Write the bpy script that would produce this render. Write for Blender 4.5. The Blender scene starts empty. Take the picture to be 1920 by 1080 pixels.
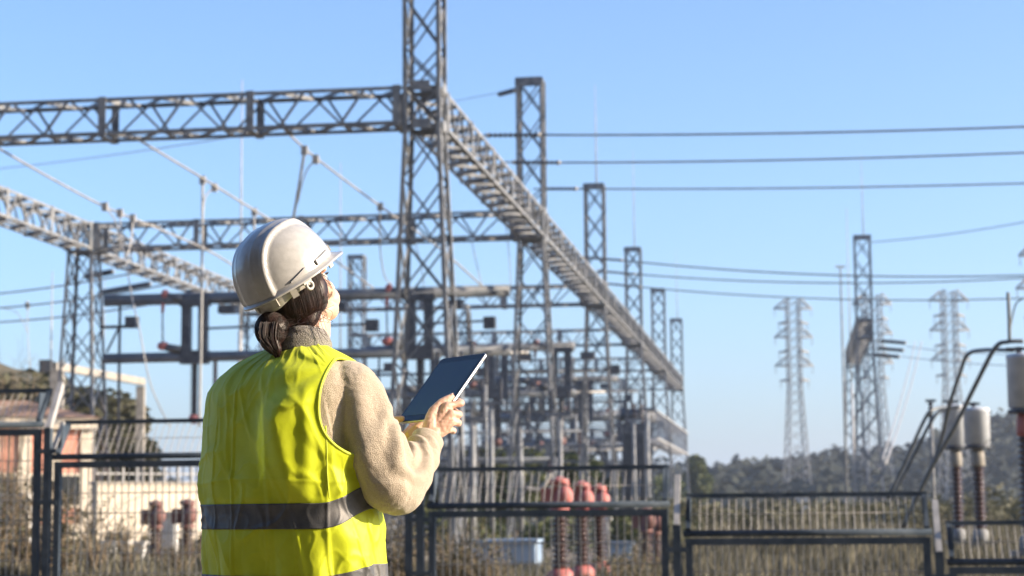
import bpy, math, random
from mathutils import Vector, Matrix, noise, Quaternion
R = math.radians
V = Vector
rnd = random.Random(7)
scene = bpy.context.scene
col = scene.collection

# ------------------------------------------------------------------ camera
CAM_Z = 0.95
PITCH, ROLL, FPX = R(6.65), R(0.5), 3600.0
CAM = V((0, 0, CAM_Z))
FWD = V((0, math.cos(PITCH), math.sin(PITCH)))
UP0 = V((0, -math.sin(PITCH), math.cos(PITCH)))
RT0 = V((1, 0, 0))
RIGHT = RT0 * math.cos(ROLL) - UP0 * math.sin(ROLL)
UPV = RT0 * math.sin(ROLL) + UP0 * math.cos(ROLL)


def at(px, py, Y):
    """world point seen at photo pixel (px, py) standing at distance y = Y"""
    d = FWD + RIGHT * ((px - 960) / FPX) + UPV * ((540 - py) / FPX)
    return CAM + d * (Y / d.y)


cam_data = bpy.data.cameras.new('camera')
cam = bpy.data.objects.new('camera', cam_data)
col.objects.link(cam)
cam.matrix_world = Matrix((
    (RIGHT.x, UPV.x, -FWD.x, CAM.x),
    (RIGHT.y, UPV.y, -FWD.y, CAM.y),
    (RIGHT.z, UPV.z, -FWD.z, CAM.z),
    (0, 0, 0, 1)))
cam_data.sensor_width = 36
cam_data.lens = 36 * FPX / 1920
cam_data.clip_end = 6000
cam_data.clip_start = 0.1
cam_data.dof.use_dof = True
cam_data.dof.focus_distance = 4.98
cam_data.dof.aperture_fstop = 5.6
scene.camera = cam

# ------------------------------------------------------------------ materials
MATS = {}


def mat(name, c1, c2=None, rough=0.6, metal=0.0, scale=6.0, bump=0.0, bscale=None,
        detail=5.0, spec=0.5, sheen=0.0, stretch=None, c3=None, trans=0.0, coat=0.0, contrast=(0.35, 0.65)):
    m = bpy.data.materials.new(name)
    m.use_nodes = True
    nt = m.node_tree
    b = nt.nodes['Principled BSDF']
    b.inputs['Roughness'].default_value = rough
    b.inputs['Metallic'].default_value = metal
    b.inputs['Specular IOR Level'].default_value = spec
    if sheen:
        b.inputs['Sheen Weight'].default_value = sheen
        b.inputs['Sheen Roughness'].default_value = 0.5
    if coat:
        b.inputs['Coat Weight'].default_value = coat
        b.inputs['Coat Roughness'].default_value = 0.08
    c2 = c2 or c1
    tc = nt.nodes.new('ShaderNodeTexCoord')
    mp = nt.nodes.new('ShaderNodeMapping')
    if stretch:
        mp.inputs['Scale'].default_value = stretch
    nt.links.new(tc.outputs['Object'], mp.inputs['Vector'])
    n = nt.nodes.new('ShaderNodeTexNoise')
    n.inputs['Scale'].default_value = scale
    n.inputs['Detail'].default_value = detail
    nt.links.new(mp.outputs['Vector'], n.inputs['Vector'])
    r = nt.nodes.new('ShaderNodeValToRGB')
    r.color_ramp.elements[0].position = contrast[0]
    r.color_ramp.elements[1].position = contrast[1]
    r.color_ramp.elements[0].color = (*c1, 1)
    r.color_ramp.elements[1].color = (*c2, 1)
    if c3:
        e = r.color_ramp.elements.new(0.5)
        e.color = (*c3, 1)
    nt.links.new(n.outputs['Fac'], r.inputs['Fac'])
    nt.links.new(r.outputs['Color'], b.inputs['Base Color'])
    if bump:
        n2 = nt.nodes.new('ShaderNodeTexNoise')
        n2.inputs['Scale'].default_value = bscale or scale * 4
        n2.inputs['Detail'].default_value = 4
        nt.links.new(mp.outputs['Vector'], n2.inputs['Vector'])
        bp = nt.nodes.new('ShaderNodeBump')
        bp.inputs['Strength'].default_value = bump
        bp.inputs['Distance'].default_value = 0.02
        nt.links.new(n2.outputs['Fac'], bp.inputs['Height'])
        nt.links.new(bp.outputs['Normal'], b.inputs['Normal'])
    if trans:
        # thin translucent sheet (leaf, cloth): mix with a translucent lobe
        out = nt.nodes['Material Output']
        t = nt.nodes.new('ShaderNodeBsdfTranslucent')
        nt.links.new(r.outputs['Color'], t.inputs['Color'])
        mx = nt.nodes.new('ShaderNodeMixShader')
        mx.inputs['Fac'].default_value = trans
        nt.links.new(b.outputs['BSDF'], mx.inputs[1])
        nt.links.new(t.outputs['BSDF'], mx.inputs[2])
        nt.links.new(mx.outputs['Shader'], out.inputs['Surface'])
    MATS[name] = m
    return m


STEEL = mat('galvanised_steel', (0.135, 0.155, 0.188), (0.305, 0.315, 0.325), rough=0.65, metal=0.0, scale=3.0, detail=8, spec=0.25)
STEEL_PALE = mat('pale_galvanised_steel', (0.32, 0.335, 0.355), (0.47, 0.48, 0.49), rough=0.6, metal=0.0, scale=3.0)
TUBE = mat('painted_busbar_tube', (0.10, 0.125, 0.16), (0.17, 0.19, 0.225), rough=0.55, metal=0.0, scale=2.0)
DARKSTEEL = mat('dark_equipment_steel', (0.07, 0.08, 0.10), (0.13, 0.14, 0.16), rough=0.5, metal=0.3, scale=4.0)
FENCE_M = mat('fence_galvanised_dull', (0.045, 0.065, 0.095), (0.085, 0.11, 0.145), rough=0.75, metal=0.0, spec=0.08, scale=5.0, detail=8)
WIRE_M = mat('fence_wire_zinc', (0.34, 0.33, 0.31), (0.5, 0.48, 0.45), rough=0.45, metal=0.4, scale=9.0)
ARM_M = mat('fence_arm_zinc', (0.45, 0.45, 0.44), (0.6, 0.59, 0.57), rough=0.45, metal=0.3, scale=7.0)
PYLON_M = mat('pylon_galvanised', (0.20, 0.21, 0.225), (0.32, 0.325, 0.33), rough=0.65, scale=0.6, spec=0.25)
CONDUCTOR = mat('aluminium_conductor', (0.34, 0.34, 0.34), (0.48, 0.47, 0.45), rough=0.5, metal=0.3, scale=2.0)
LINE_DARK = mat('weathered_line_conductor', (0.16, 0.18, 0.2), (0.24, 0.26, 0.28), rough=0.5, metal=0.3, scale=2.0)
INSUL_DARK = mat('dark_glazed_porcelain', (0.03, 0.035, 0.05), (0.06, 0.065, 0.08), rough=0.18, scale=5.0, coat=0.5)
INSUL_BROWN = mat('brown_glazed_porcelain', (0.045, 0.028, 0.027), (0.085, 0.052, 0.05), rough=0.12, scale=5.0, coat=0.6)
RED = mat('faded_red_paint', (0.40, 0.12, 0.115), (0.54, 0.20, 0.185), rough=0.6, scale=5.0, detail=9)
DULLRED = mat('weathered_dull_red', (0.16, 0.085, 0.08), (0.24, 0.12, 0.11), rough=0.7, scale=6.0)
WHITE_EQ = mat('white_equipment_paint', (0.58, 0.59, 0.60), (0.72, 0.72, 0.70), rough=0.4, scale=4.0)
CT_GREY = mat('pale_grey_tank_paint', (0.48, 0.53, 0.60), (0.60, 0.64, 0.70), rough=0.4, scale=5.0)
CONCRETE = mat('pale_concrete', (0.28, 0.27, 0.25), (0.42, 0.40, 0.37), rough=0.85, scale=4.0, detail=9, bump=0.2)
WALL_PINK = mat('salmon_render', (0.55, 0.25, 0.19), (0.66, 0.33, 0.26), rough=0.9, scale=2.5, detail=8)
WALL_WHITE = mat('cream_render', (0.52, 0.48, 0.41), (0.66, 0.61, 0.53), rough=0.9, scale=2.0, detail=8)
ROOF_M = mat('brown_roof_tile', (0.24, 0.15, 0.11), (0.36, 0.24, 0.18), rough=0.85, scale=9.0, bump=0.3)
GLASS = mat('window_glass', (0.03, 0.035, 0.04), rough=0.06, scale=2.0, spec=0.8)
TARP = mat('pale_blue_sheet_metal', (0.25, 0.36, 0.52), (0.36, 0.47, 0.62), rough=0.5, scale=1.2)
GROUND_M = mat('gravel_and_dry_soil', (0.13, 0.11, 0.075), (0.26, 0.22, 0.15), rough=0.95, scale=0.8, detail=12, bump=0.5, bscale=18)
DRYGRASS = mat('dry_grass', (0.165, 0.15, 0.11), (0.25, 0.23, 0.175), rough=0.9, scale=1.5, c3=(0.095, 0.095, 0.065), trans=0.25)
TWIG = mat('dry_twig', (0.17, 0.135, 0.095), (0.27, 0.22, 0.155), rough=0.9, scale=5.0)
LEAF_OLIVE = mat('olive_bush_leaf', (0.055, 0.06, 0.03), (0.12, 0.115, 0.065), rough=0.7, scale=0.9, trans=0.3)
LEAF_GREEN = mat('pine_green_leaf', (0.045, 0.065, 0.022), (0.12, 0.14, 0.055), rough=0.7, scale=0.5, trans=0.3)
WOOD_HILL = mat('distant_wood_canopy', (0.005, 0.012, 0.013), (0.030, 0.037, 0.026), rough=0.9, scale=0.05, detail=10, bump=0.8, bscale=0.5)
SCRUB = mat('scrub_hillside', (0.03, 0.036, 0.018), (0.15, 0.125, 0.07), rough=0.95, scale=0.35, detail=12, bump=0.8, bscale=2.5)
BARK = mat('rough_bark', (0.12, 0.085, 0.06), (0.2, 0.15, 0.11), rough=0.95, scale=6.0, bump=0.4)

# ------------------------------------------------------------------ object helpers


def tag(o, label=None, cat=None, group=None, kind=None):
    if label: o['label'] = label
    if cat: o['category'] = cat
    if group: o['group'] = group
    if kind: o['kind'] = kind
    return o


def thing(name, label, cat, loc=(0, 0, 0), rotz=0.0, group=None):
    o = bpy.data.objects.new(name, None)
    o.empty_display_size = 0.3
    col.objects.link(o)
    o.location = loc
    o.rotation_euler = (0, 0, rotz)
    return tag(o, label, cat, group)


KIDS = {}


def copy_tree(o, parent=None):
    c = o.copy()
    col.objects.link(c)
    if parent is not None:
        c.parent = parent
        KIDS.setdefault(parent, []).append(c)
    for ch in KIDS.get(o, []):
        copy_tree(ch, c)
    return c


def perp(d, hint=None):
    h = V(hint) if hint is not None else (V((0, 0, 1)) if abs(d.z) < 0.9 else V((1, 0, 0)))
    s = d.cross(h)
    if s.length < 1e-6:
        s = d.cross(V((0.3, 1, 0.2)))
    s.normalize()
    return s, s.cross(d).normalized()


class MB:
    def __init__(self):
        self.v, self.f, self.s = [], [], []

    def add(self, vs, fs, smooth=False):
        k = len(self.v)
        self.v += [tuple(p) for p in vs]
        self.f += [tuple(i + k for i in f) for f in fs]
        self.s += [smooth] * len(fs)

    def prism(self, p, q, a, b, u0, u1, w0, w1):
        """bar from p to q; cross-section spans u0..u1 along a and w0..w1 along b"""
        p, q = V(p), V(q)
        vs = [e + a * u + b * w for e in (p, q) for (u, w) in ((u0, w0), (u1, w0), (u1, w1), (u0, w1))]
        self.add(vs, [(0, 1, 2, 3), (7, 6, 5, 4), (0, 4, 5, 1), (1, 5, 6, 2), (2, 6, 7, 3), (3, 7, 4, 0)])

    def bar(self, p, q, w, h=None, hint=None):
        p, q = V(p), V(q)
        h = w if h is None else h
        a, b = perp((q - p).normalized(), hint)
        self.prism(p, q, a, b, -w / 2, w / 2, -h / 2, h / 2)

    def angle(self, p, q, a, b, w, t=0.012):
        """L-section: heel on the line p-q, flanges w long towards a and towards b"""
        a, b = V(a), V(b)
        self.prism(p, q, a, b, 0, w, 0, t)
        self.prism(p, q, a, b, 0, t, t, w)

    def box(self, lo, hi):
        x0, y0, z0 = lo
        x1, y1, z1 = hi
        self.prism((x0, y0, z0), (x0, y0, z1), V((1, 0, 0)), V((0, 1, 0)), 0, x1 - x0, 0, y1 - y0)

    def tube(self, path, r, n=8, smooth=True, cap=True):
        path = [V(p) for p in path]
        rs = r if isinstance(r, (list, tuple)) else [r] * len(path)
        m = len(path)
        vs, fs = [], []
        t0 = (path[1] - path[0]).normalized()
        a, b = perp(t0)
        for i in range(m):
            t = (path[min(i + 1, m - 1)] - path[max(i - 1, 0)]).normalized()
            a = (a - t * a.dot(t)).normalized()
            b = t.cross(a)
            for k in range(n):
                g = 2 * math.pi * k / n
                vs.append(path[i] + (a * math.cos(g) + b * math.sin(g)) * rs[i])
        for i in range(m - 1):
            for k in range(n):
                k2 = (k + 1) % n
                fs.append((i * n + k, i * n + k2, (i + 1) * n + k2, (i + 1) * n + k))
        if cap:
            fs.append(tuple(range(n - 1, -1, -1)))
            fs.append(tuple((m - 1) * n + k for k in range(n)))
        self.add(vs, fs, smooth)

    def lathe(self, prof, o=(0, 0, 0), axis=(0, 0, 1), n=16, smooth=True):
        o, ax = V(o), V(axis).normalized()
        a, b = perp(ax)
        vs, fs = [], []
        for (r, z) in prof:
            for k in range(n):
                g = 2 * math.pi * k / n
                vs.append(o + ax * z + (a * math.cos(g) + b * math.sin(g)) * max(r, 1e-4))
        for i in range(len(prof) - 1):
            for k in range(n):
                k2 = (k + 1) % n
                fs.append((i * n + k, i * n + k2, (i + 1) * n + k2, (i + 1) * n + k))
        fs.append(tuple(range(n - 1, -1, -1)))
        fs.append(tuple((len(prof) - 1) * n + k for k in range(n)))
        self.add(vs, fs, smooth)

    def ribs(self, o, axis, L, r_core, r_disc, step, n=14):
        prof = [(r_core, 0)]
        k = int(L / step)
        st = L / k
        for i in range(k):
            z = i * st
            prof += [(r_core, z + st * 0.15), (r_disc, z + st * 0.45), (r_disc * 0.97, z + st * 0.55), (r_core, z + st * 0.75)]
        prof.append((r_core, L))
        self.lathe(prof, o, axis, n)

    def ball(self, c, r, n=12, sc=(1, 1, 1)):
        vs, fs = [], []
        m = n // 2
        for i in range(m + 1):
            t = math.pi * i / m
            rr = max(math.sin(t), 1e-3)
            for k in range(n):
                g = 2 * math.pi * k / n
                vs.append(V(c) + V((math.cos(g) * rr * sc[0], math.sin(g) * rr * sc[1], -math.cos(t) * sc[2])) * r)
        for i in range(m):
            for k in range(n):
                k2 = (k + 1) % n
                fs.append((i * n + k, i * n + k2, (i + 1) * n + k2, (i + 1) * n + k))
        self.add(vs, fs, True)

    def build(self, name, material, parent=None, origin=None):
        vs = self.v
        if parent is None and origin is None:
            xs, ys, zs = zip(*vs)
            origin = ((min(xs) + max(xs)) / 2, (min(ys) + max(ys)) / 2, min(zs))
        if parent is None:
            ox, oy, oz = origin
            vs = [(x - ox, y - oy, z - oz) for x, y, z in vs]
        me = bpy.data.meshes.new(name)
        me.from_pydata(vs, [], self.f)
        me.polygons.foreach_set('use_smooth', self.s)
        me.materials.append(material)
        me.update()
        o = bpy.data.objects.new(name, me)
        col.objects.link(o)
        if parent is not None:
            o.parent = parent
            KIDS.setdefault(parent, []).append(o)
        else:
            o.location = origin
        return o


def sag(p, q, s, n=24):
    p, q = V(p), V(q)
    return [p.lerp(q, i / n) - V((0, 0, s * 4 * (i / n) * (1 - i / n))) for i in range(n + 1)]


def smoothpath(pts, k=8):
    pts = [V(p) for p in pts]
    out = []
    n = len(pts)
    for i in range(n - 1):
        p0, p1, p2, p3 = pts[max(i - 1, 0)], pts[i], pts[i + 1], pts[min(i + 2, n - 1)]
        for j in range(k):
            t = j / k
            out.append(0.5 * ((2 * p1) + (p2 - p0) * t + (2 * p0 - 5 * p1 + 4 * p2 - p3) * t * t + (3 * p1 - p0 - 3 * p2 + p3) * t ** 3))
    out.append(pts[-1])
    return out


def sm(a, b, x):
    t = max(0.0, min(1.0, (x - a) / (b - a)))
    return t * t * (3 - 2 * t)


def lerp(a, b, t):
    return a + (b - a) * t


def ipol(tab, x):
    """tab: sorted list of (x, v1, v2...) -> smooth interpolation"""
    if x <= tab[0][0]:
        return tab[0][1:]
    for i in range(len(tab) - 1):
        x0, x1 = tab[i][0], tab[i + 1][0]
        if x <= x1:
            t = (x - x0) / (x1 - x0)
            p0 = tab[max(i - 1, 0)]
            p3 = tab[min(i + 2, len(tab) - 1)]
            res = []
            for j in range(1, len(tab[0])):
                a, b = tab[i][j], tab[i + 1][j]
                m0 = (b - p0[j]) / max(x1 - p0[0], 1e-9) * (x1 - x0)
                m1 = (p3[j] - a) / max(p3[0] - x0, 1e-9) * (x1 - x0)
                h = (2 * t ** 3 - 3 * t * t + 1) * a + (t ** 3 - 2 * t * t + t) * m0 + (-2 * t ** 3 + 3 * t * t) * b + (t ** 3 - t * t) * m1
                res.append(h)
            return tuple(res)
    return tab[-1][1:]
# ------------------------------------------------------------------ light
SUN_EL, SUN_AZ = R(21), R(9)        # azimuth: from the right, turned a little towards the camera
S_DIR = V((math.cos(SUN_AZ) * math.cos(SUN_EL), -math.sin(SUN_AZ) * math.cos(SUN_EL), math.sin(SUN_EL)))
sd = bpy.data.lights.new('sun', 'SUN')
sd.energy = 5.0
sd.angle = R(0.53)
sd.color = (1.0, 0.80, 0.57)
so = bpy.data.objects.new('sun', sd)
col.objects.link(so)
so.rotation_euler = S_DIR.to_track_quat('Z', 'Y').to_euler()
so.location = (60, -10, 60)

w = bpy.data.worlds.new('World')
scene.world = w
w.use_nodes = True
nt = w.node_tree
sky = nt.nodes.new('ShaderNodeTexSky')
sky.sky_type = 'NISHITA'
sky.sun_disc = False
sky.sun_elevation = SUN_EL
sky.sun_rotation = R(90) + SUN_AZ
sky.altitude = 50
sky.air_density = 0.9
sky.dust_density = 1.6
sky.ozone_density = 4.9
bg = nt.nodes['Background']
bg.inputs['Strength'].default_value = 0.15
nt.links.new(sky.outputs['Color'], bg.inputs['Color'])
scene.view_settings.view_transform = 'Standard'
scene.view_settings.look = 'None'
scene.view_settings.exposure = 1.0
scene.view_settings.gamma = 1.0

# ------------------------------------------------------------------ ground
GZ = -0.35
HAZE = 0.00032


def ground_z(x, y):
    bank = (0.0 - 0.10 * x) * (1 - sm(27, 42, y)) * sm(15, 21, y)
    bank = max(-0.35, bank)
    near = 1 - sm(6, 14, y)
    z = GZ * (1 - near) + bank + 0.04 * noise.noise(V((x * 0.3, y * 0.3, 0)))
    return z + 0.0 * near


g = MB()
xs = [-3000, -900, -300, -120] + [-60 + 2 * i for i in range(61)] + [120, 300, 900, 3000]
ys = [-60, -20, -5] + [0 + 1.5 * i for i in range(34)] + [56, 64, 75, 90, 120, 160, 220, 320, 600, 1200, 3000, 5500]
for y in ys:
    for x in xs:
        g.v.append((x, y, ground_z(x, y)))
nx = len(xs)
for j in range(len(ys) - 1):
    for i in range(nx - 1):
        g.f.append((j * nx + i, j * nx + i + 1, (j + 1) * nx + i + 1, (j + 1) * nx + i))
        g.s.append(True)
go = g.build('ground', GROUND_M, origin=(0, 0, 0))
tag(go, kind='structure')


# ------------------------------------------------------------------ far hills with woods
def ridge_h(px):
    """height of the wooded skyline in photo pixels for a photo column"""
    return ipol([(-1500, 900), (-200, 880), (100, 905), (700, 915), (900, 870), (1100, 880), (1300, 893), (1400, 886), (1480, 880), (1560, 868), (1640, 862),
                 (1700, 850), (1760, 834), (1830, 812), (1920, 786), (2050, 750), (2300, 720), (3200, 700)], px)[0]


def hill(name, y0, depth, pxs, off, seed):
    """terrain sheet rising from y0 to the skyline at y0+depth"""
    b = MB()
    N = 14
    for j in range(N + 1):
        t = j / N
        Y = y0 + depth * t
        for px in pxs:
            top = at(px, ridge_h(px) + off, y0 + depth)
            base = at(px, 960, Y)
            z = GZ - 0.5 + (top.z - GZ) * (sm(0, 1, t) if t < 1 else 1)
            z += 1.5 * noise.noise(V((px * 0.01, t * 5, seed))) * math.sin(t * math.pi)
            b.v.append((base.x, Y, z))
    n = len(pxs)
    for j in range(N):
        for i in range(n - 1):
            b.f.append((j * n + i, j * n + i + 1, (j + 1) * n + i + 1, (j + 1) * n + i))
            b.s.append(True)
    o = b.build(name, WOOD_HILL, origin=(0, y0, 0))
    tag(o, kind='structure')
    return b


HILL = hill('hills', 330, 260, list(range(-1500, 3300, 60)), 42, 3)


def crown_blob(b, c, r, h, seed):
    """one ragged far-off tree crown: leaf sprays round a small dark core"""
    r_ = random.Random(seed)
    n, m = 7, 4
    vs, fs = [], []
    for i in range(m + 1):
        t = math.pi * i / m
        for k in range(n):
            g_ = 2 * math.pi * k / n
            d = V((math.cos(g_) * math.sin(t), math.sin(g_) * math.sin(t), -math.cos(t)))
            q = 0.72 + 0.45 * noise.noise(d * 1.9 + V((seed, seed * 0.7, 0)))
            vs.append(V(c) + V((d.x * r * q, d.y * r * q, d.z * h * q)))
    for i in range(m):
        for k in range(n):
            k2 = (k + 1) % n
            fs.append((i * n + k, i * n + k2, (i + 1) * n + k2, (i + 1) * n + k))
    b.add(vs, fs, False)
    for i in range(60):
        d = V((r_.gauss(0, 1), r_.gauss(0, 1), r_.gauss(0.25, 1))).normalized()
        q = r_.uniform(0.72, 1.0) * (1 + 0.4 * noise.noise(d * 1.9 + V((seed, seed * 0.7, 0))))
        p = V(c) + V((d.x * r * q, d.y * r * q, d.z * h * q))
        u, v_ = perp((d + V((r_.gauss(0, .6), r_.gauss(0, .6), r_.gauss(0, .6)))).normalized())
        s = r * r_.uniform(0.12, 0.26)
        b.add([p - u * s, p + v_ * s * 0.7, p + u * s, p - v_ * s * 0.7], [(0, 1, 2, 3)])


wd = MB()
for i in range(1500):
    px = rnd.uniform(-1400, 3200) if i % 3 == 0 else rnd.uniform(1200, 2100)
    t = rnd.random() ** 0.6
    Y = 330 + 260 * t
    top = at(px, ridge_h(px) + 32, 590)
    z = GZ - 0.5 + (top.z - GZ) * sm(0, 1, t)
    p = at(px, 960, Y)
    r = rnd.uniform(2.6, 7.0)
    if t > 0.93 and rnd.random() < 0.3:
        r *= 1.25
    crown_blob(wd, (p.x, Y, z + r * 0.35), r, r * rnd.uniform(0.7, 1.2), i * 1.37)
wo = wd.build('hillside_woods', WOOD_HILL, origin=(0, 330, 0))
tag(wo, kind='stuff')

# wooded mound at the far left, behind the control building
b = MB()
for j in range(17):
    for i in range(41):
        x, y = -75 + 1.9 * i, 92 + 3.0 * j
        px_ = 960 + x / y * FPX
        top = ipol([(-2500, 9), (-300, 11.5), (40, 10.4), (120, 9.6), (200, 7.4), (240, 5.0), (275, 0.5), (300, -1.0), (2000, -1.0)], px_)[0]
        z = top * math.sin(math.pi * min(1, max(0, (y - 92) / 48))) ** 0.7 if 92 < y < 140 else -0.6
        b.v.append((x, y, GZ + z + (0.9 * noise.noise(V((x * 0.3, y * 0.3, 2))) if z > 0.6 else 0) - 0.3))
for j in range(16):
    for i in range(40):
        b.f.append((j * 41 + i, j * 41 + i + 1, (j + 1) * 41 + i + 1, (j + 1) * 41 + i))
        b.s.append(True)
tag(b.build('hills', SCRUB, origin=(-50, 115, 0)), kind='structure')

# unseen slope added behind the photographer, steepened to block sky light; hat mirrors it
b = MB()
AZ = [104 + 3 * i for i in range(61)]
RS = [9.5, 11, 13, 16, 20, 25, 31, 38, 46, 56, 70, 90, 120]
for r_ in RS:
    for az in AZ:
        el = 64 * sm(105, 122, az) * (1 - 0.22 * sm(215, 265, az)) * (1 - sm(266, 283, az))  # steep and wrapped round to the left to shut out sky fill
        x, y = r_ * math.sin(R(az)), r_ * math.cos(R(az)) + 1.5
        q = min(r_, 52) - 9.5
        lump = 0.05 * r_ * noise.noise(V((x * 0.25, y * 0.25, 5))) + 0.03 * r_ * noise.noise(V((x * 0.6, y * 0.6, 9)))
        b.v.append((x, y, GZ + 0.3 + (q * math.tan(R(el)) + lump * sm(9.5, 16, r_)) * (1 if r_ < 60 else 0.9)))
n_ = len(AZ)
for j in range(len(RS) - 1):
    for i in range(n_ - 1):
        b.f.append((j * n_ + i + 1, j * n_ + i, (j + 1) * n_ + i, (j + 1) * n_ + i + 1))
        b.s.append(True)
tag(b.build('hills', WOOD_HILL, origin=(0, -60, 0)), kind='structure')  # added sky-blocking slope out of view, not one of the distant hills

# ------------------------------------------------------------------ hazy air
hz = MB()
hz.box((-3300, -190, -3), (3300, 5600, 110))
me = bpy.data.meshes.new('haze')
me.from_pydata(hz.v, [], hz.f)
import bmesh
bm_ = bmesh.new()
bm_.from_mesh(me)
bmesh.ops.recalc_face_normals(bm_, faces=bm_.faces)
bm_.to_mesh(me)
bm_.free()
hm = bpy.data.materials.new('hazy_air')
hm.use_nodes = True
nt = hm.node_tree
nt.nodes.remove(nt.nodes['Principled BSDF'])
pv = nt.nodes.new('ShaderNodeVolumePrincipled')
pv.inputs['Density'].default_value = HAZE
pv.inputs['Color'].default_value = (0.74, 0.85, 1.0, 1)
pv.inputs['Anisotropy'].default_value = 0.2
nt.links.new(pv.outputs['Volume'], nt.nodes['Material Output'].inputs['Volume'])
me.materials.append(hm)
ho = bpy.data.objects.new('haze', me)
col.objects.link(ho)
tag(ho, kind='stuff')
# ------------------------------------------------------------------ switchyard frame of reference
TY = [51.5, 73.2, 97.5, 121.5, 144.5, 167.5]
TPX = [(797, -150), (995, 160), (1107, 348), (1183, 460), (1232, 545), (1268, 605)]
TOPZ = 16.65 + CAM_Z                       # mast tops
BZ0, BZ1 = 10.45 + CAM_Z, 11.5 + CAM_Z     # gantry beam bottom and top
TP = [at(px, py, y) for (px, py), y in zip(TPX, TY)]
TP[0] = at(797, 200, 51.5)
TP = [V((p.x, p.y, GZ)) for p in TP]
D = (TP[5] - TP[0]).normalized()           # along the long beam, away from the camera
Cx = V((D.y, -D.x, 0))                     # across, to the right
YAW = math.atan2(Cx.y, Cx.x)
TP = [TP[0] + D * (p - TP[0]).dot(D) for p in TP]
AW = 18.0                                  # bay width
LP = [p - Cx * AW for p in TP]


def L2W(o, x, y, z):
    """switchyard-aligned offsets from a base point to world"""
    return V((o.x, o.y, 0)) + Cx * x + D * y + V((0, 0, z))


def half(z):
    return 0.52 + 0.041 * max(0.0, BZ0 - 0.3 - z)


def make_tower(name, label, cat, top=TOPZ, rod=0.0, group=None, loc=(0, 0, 0), step_lo=1.75, m=None, capbox=True):
    m = m or STEEL
    t = thing(name, label, cat, loc, YAW, group)
    z0 = -0.2
    H = top - GZ
    bz0, bz1 = BZ0 - GZ, BZ1 - GZ

    def hf(z): return half(z + GZ)
    for sx in (-1, 1):
        for sy in (-1, 1):
            b = MB()
            zs = [z0, bz0 - 0.3, H]
            for za, zb in zip(zs, zs[1:]):
                b.angle((sx * hf(za), sy * hf(za), za), (sx * hf(zb), sy * hf(zb), zb), (-sx, 0, 0), (0, -sy, 0), 0.115, 0.014)
            b.build('leg', m, t)
    lv = [H]
    while lv[-1] - 1.42 > bz1 + 0.6:
        lv.append(lv[-1] - 1.42)
    if top > BZ1 + 1:
        lv.append(bz1)
        lv.append(bz0)
    else:
        lv = [H, bz0]
    k = 1.5
    while lv[-1] - k > 0.4:
        lv.append(lv[-1] - k)
        k = min(step_lo + 0.5, k * 1.05)
    lv.append(0.05)
    for (ax, sgn) in ((0, -1), (0, 1), (1, -1), (1, 1)):
        b = MB()
        for i, (za, zb) in enumerate(zip(lv, lv[1:])):
            ha, hb = hf(za) - 0.02, hf(zb) - 0.02
            if ax == 0:   # face normal along y
                A0, A1 = V((-ha, sgn * ha, za)), V((ha, sgn * ha, za))
                B0, B1 = V((-hb, sgn * hb, zb)), V((hb, sgn * hb, zb))
                nrm = V((0, -sgn, 0))
            else:
                A0, A1 = V((sgn * ha, -ha, za)), V((sgn * ha, ha, za))
                B0, B1 = V((sgn * hb, -hb, zb)), V((sgn * hb, hb, zb))
                nrm = V((-sgn, 0, 0))
            for (p, q, off) in ((A0, B1, 0.014), (A1, B0, 0.030)):
                d = (q - p).normalized()
                s = d.cross(nrm).normalized()
                o = nrm * off
                b.angle(p + o, q + o, s, nrm, 0.055, 0.008)
            if i in (0,) or abs(za - bz1) < 0.01 or abs(za - bz0) < 0.01:
                b.angle(A0 + nrm * 0.046, A1 + nrm * 0.046, V((0, 0, -1)), nrm, 0.12, 0.01)
        b.build('face_bracing', m, t)
    if capbox:
        b = MB()
        b.box((-0.5, -0.5, H - 0.02), (0.5, 0.5, H + 0.03))
        b.box((-0.54, -0.56, H - 0.30), (0.54, -0.535, H - 0.002))
        b.build('cap_plate', m, t)
    b = MB()
    for sx in (-1, 1):
        for sy in (-1, 1):
            h0 = hf(0)
            b.box((sx * h0 - 0.35, sy * h0 - 0.35, -0.6), (sx * h0 + 0.35, sy * h0 + 0.35, 0.12))
    b.build('footing', CONCRETE, t)
    if top > BZ1 + 1:
        for sx in (-1, 1):   # gusset plates at the beam joints
            for zz in (bz0, bz1):
                b = MB(); b.box((sx * 0.535 - 0.012, -0.24, zz - 0.14), (sx * 0.535 + 0.012, 0.24, zz + 0.14)); b.build('gusset_plate', m, t)
                b = MB(); b.box((-0.24, sx * 0.55 - 0.012, zz - 0.13), (0.24, sx * 0.55 + 0.012, zz + 0.13)); b.build('gusset_plate', m, t)
    if rod:
        b = MB()
        b.tube([(0.1, 0, H), (0.1, 0, H + rod * 0.5), (0.1, 0, H + rod)], [0.04, 0.03, 0.012], 6)
        b.build('lightning_rod', STEEL_PALE, t)
    return t


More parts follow.
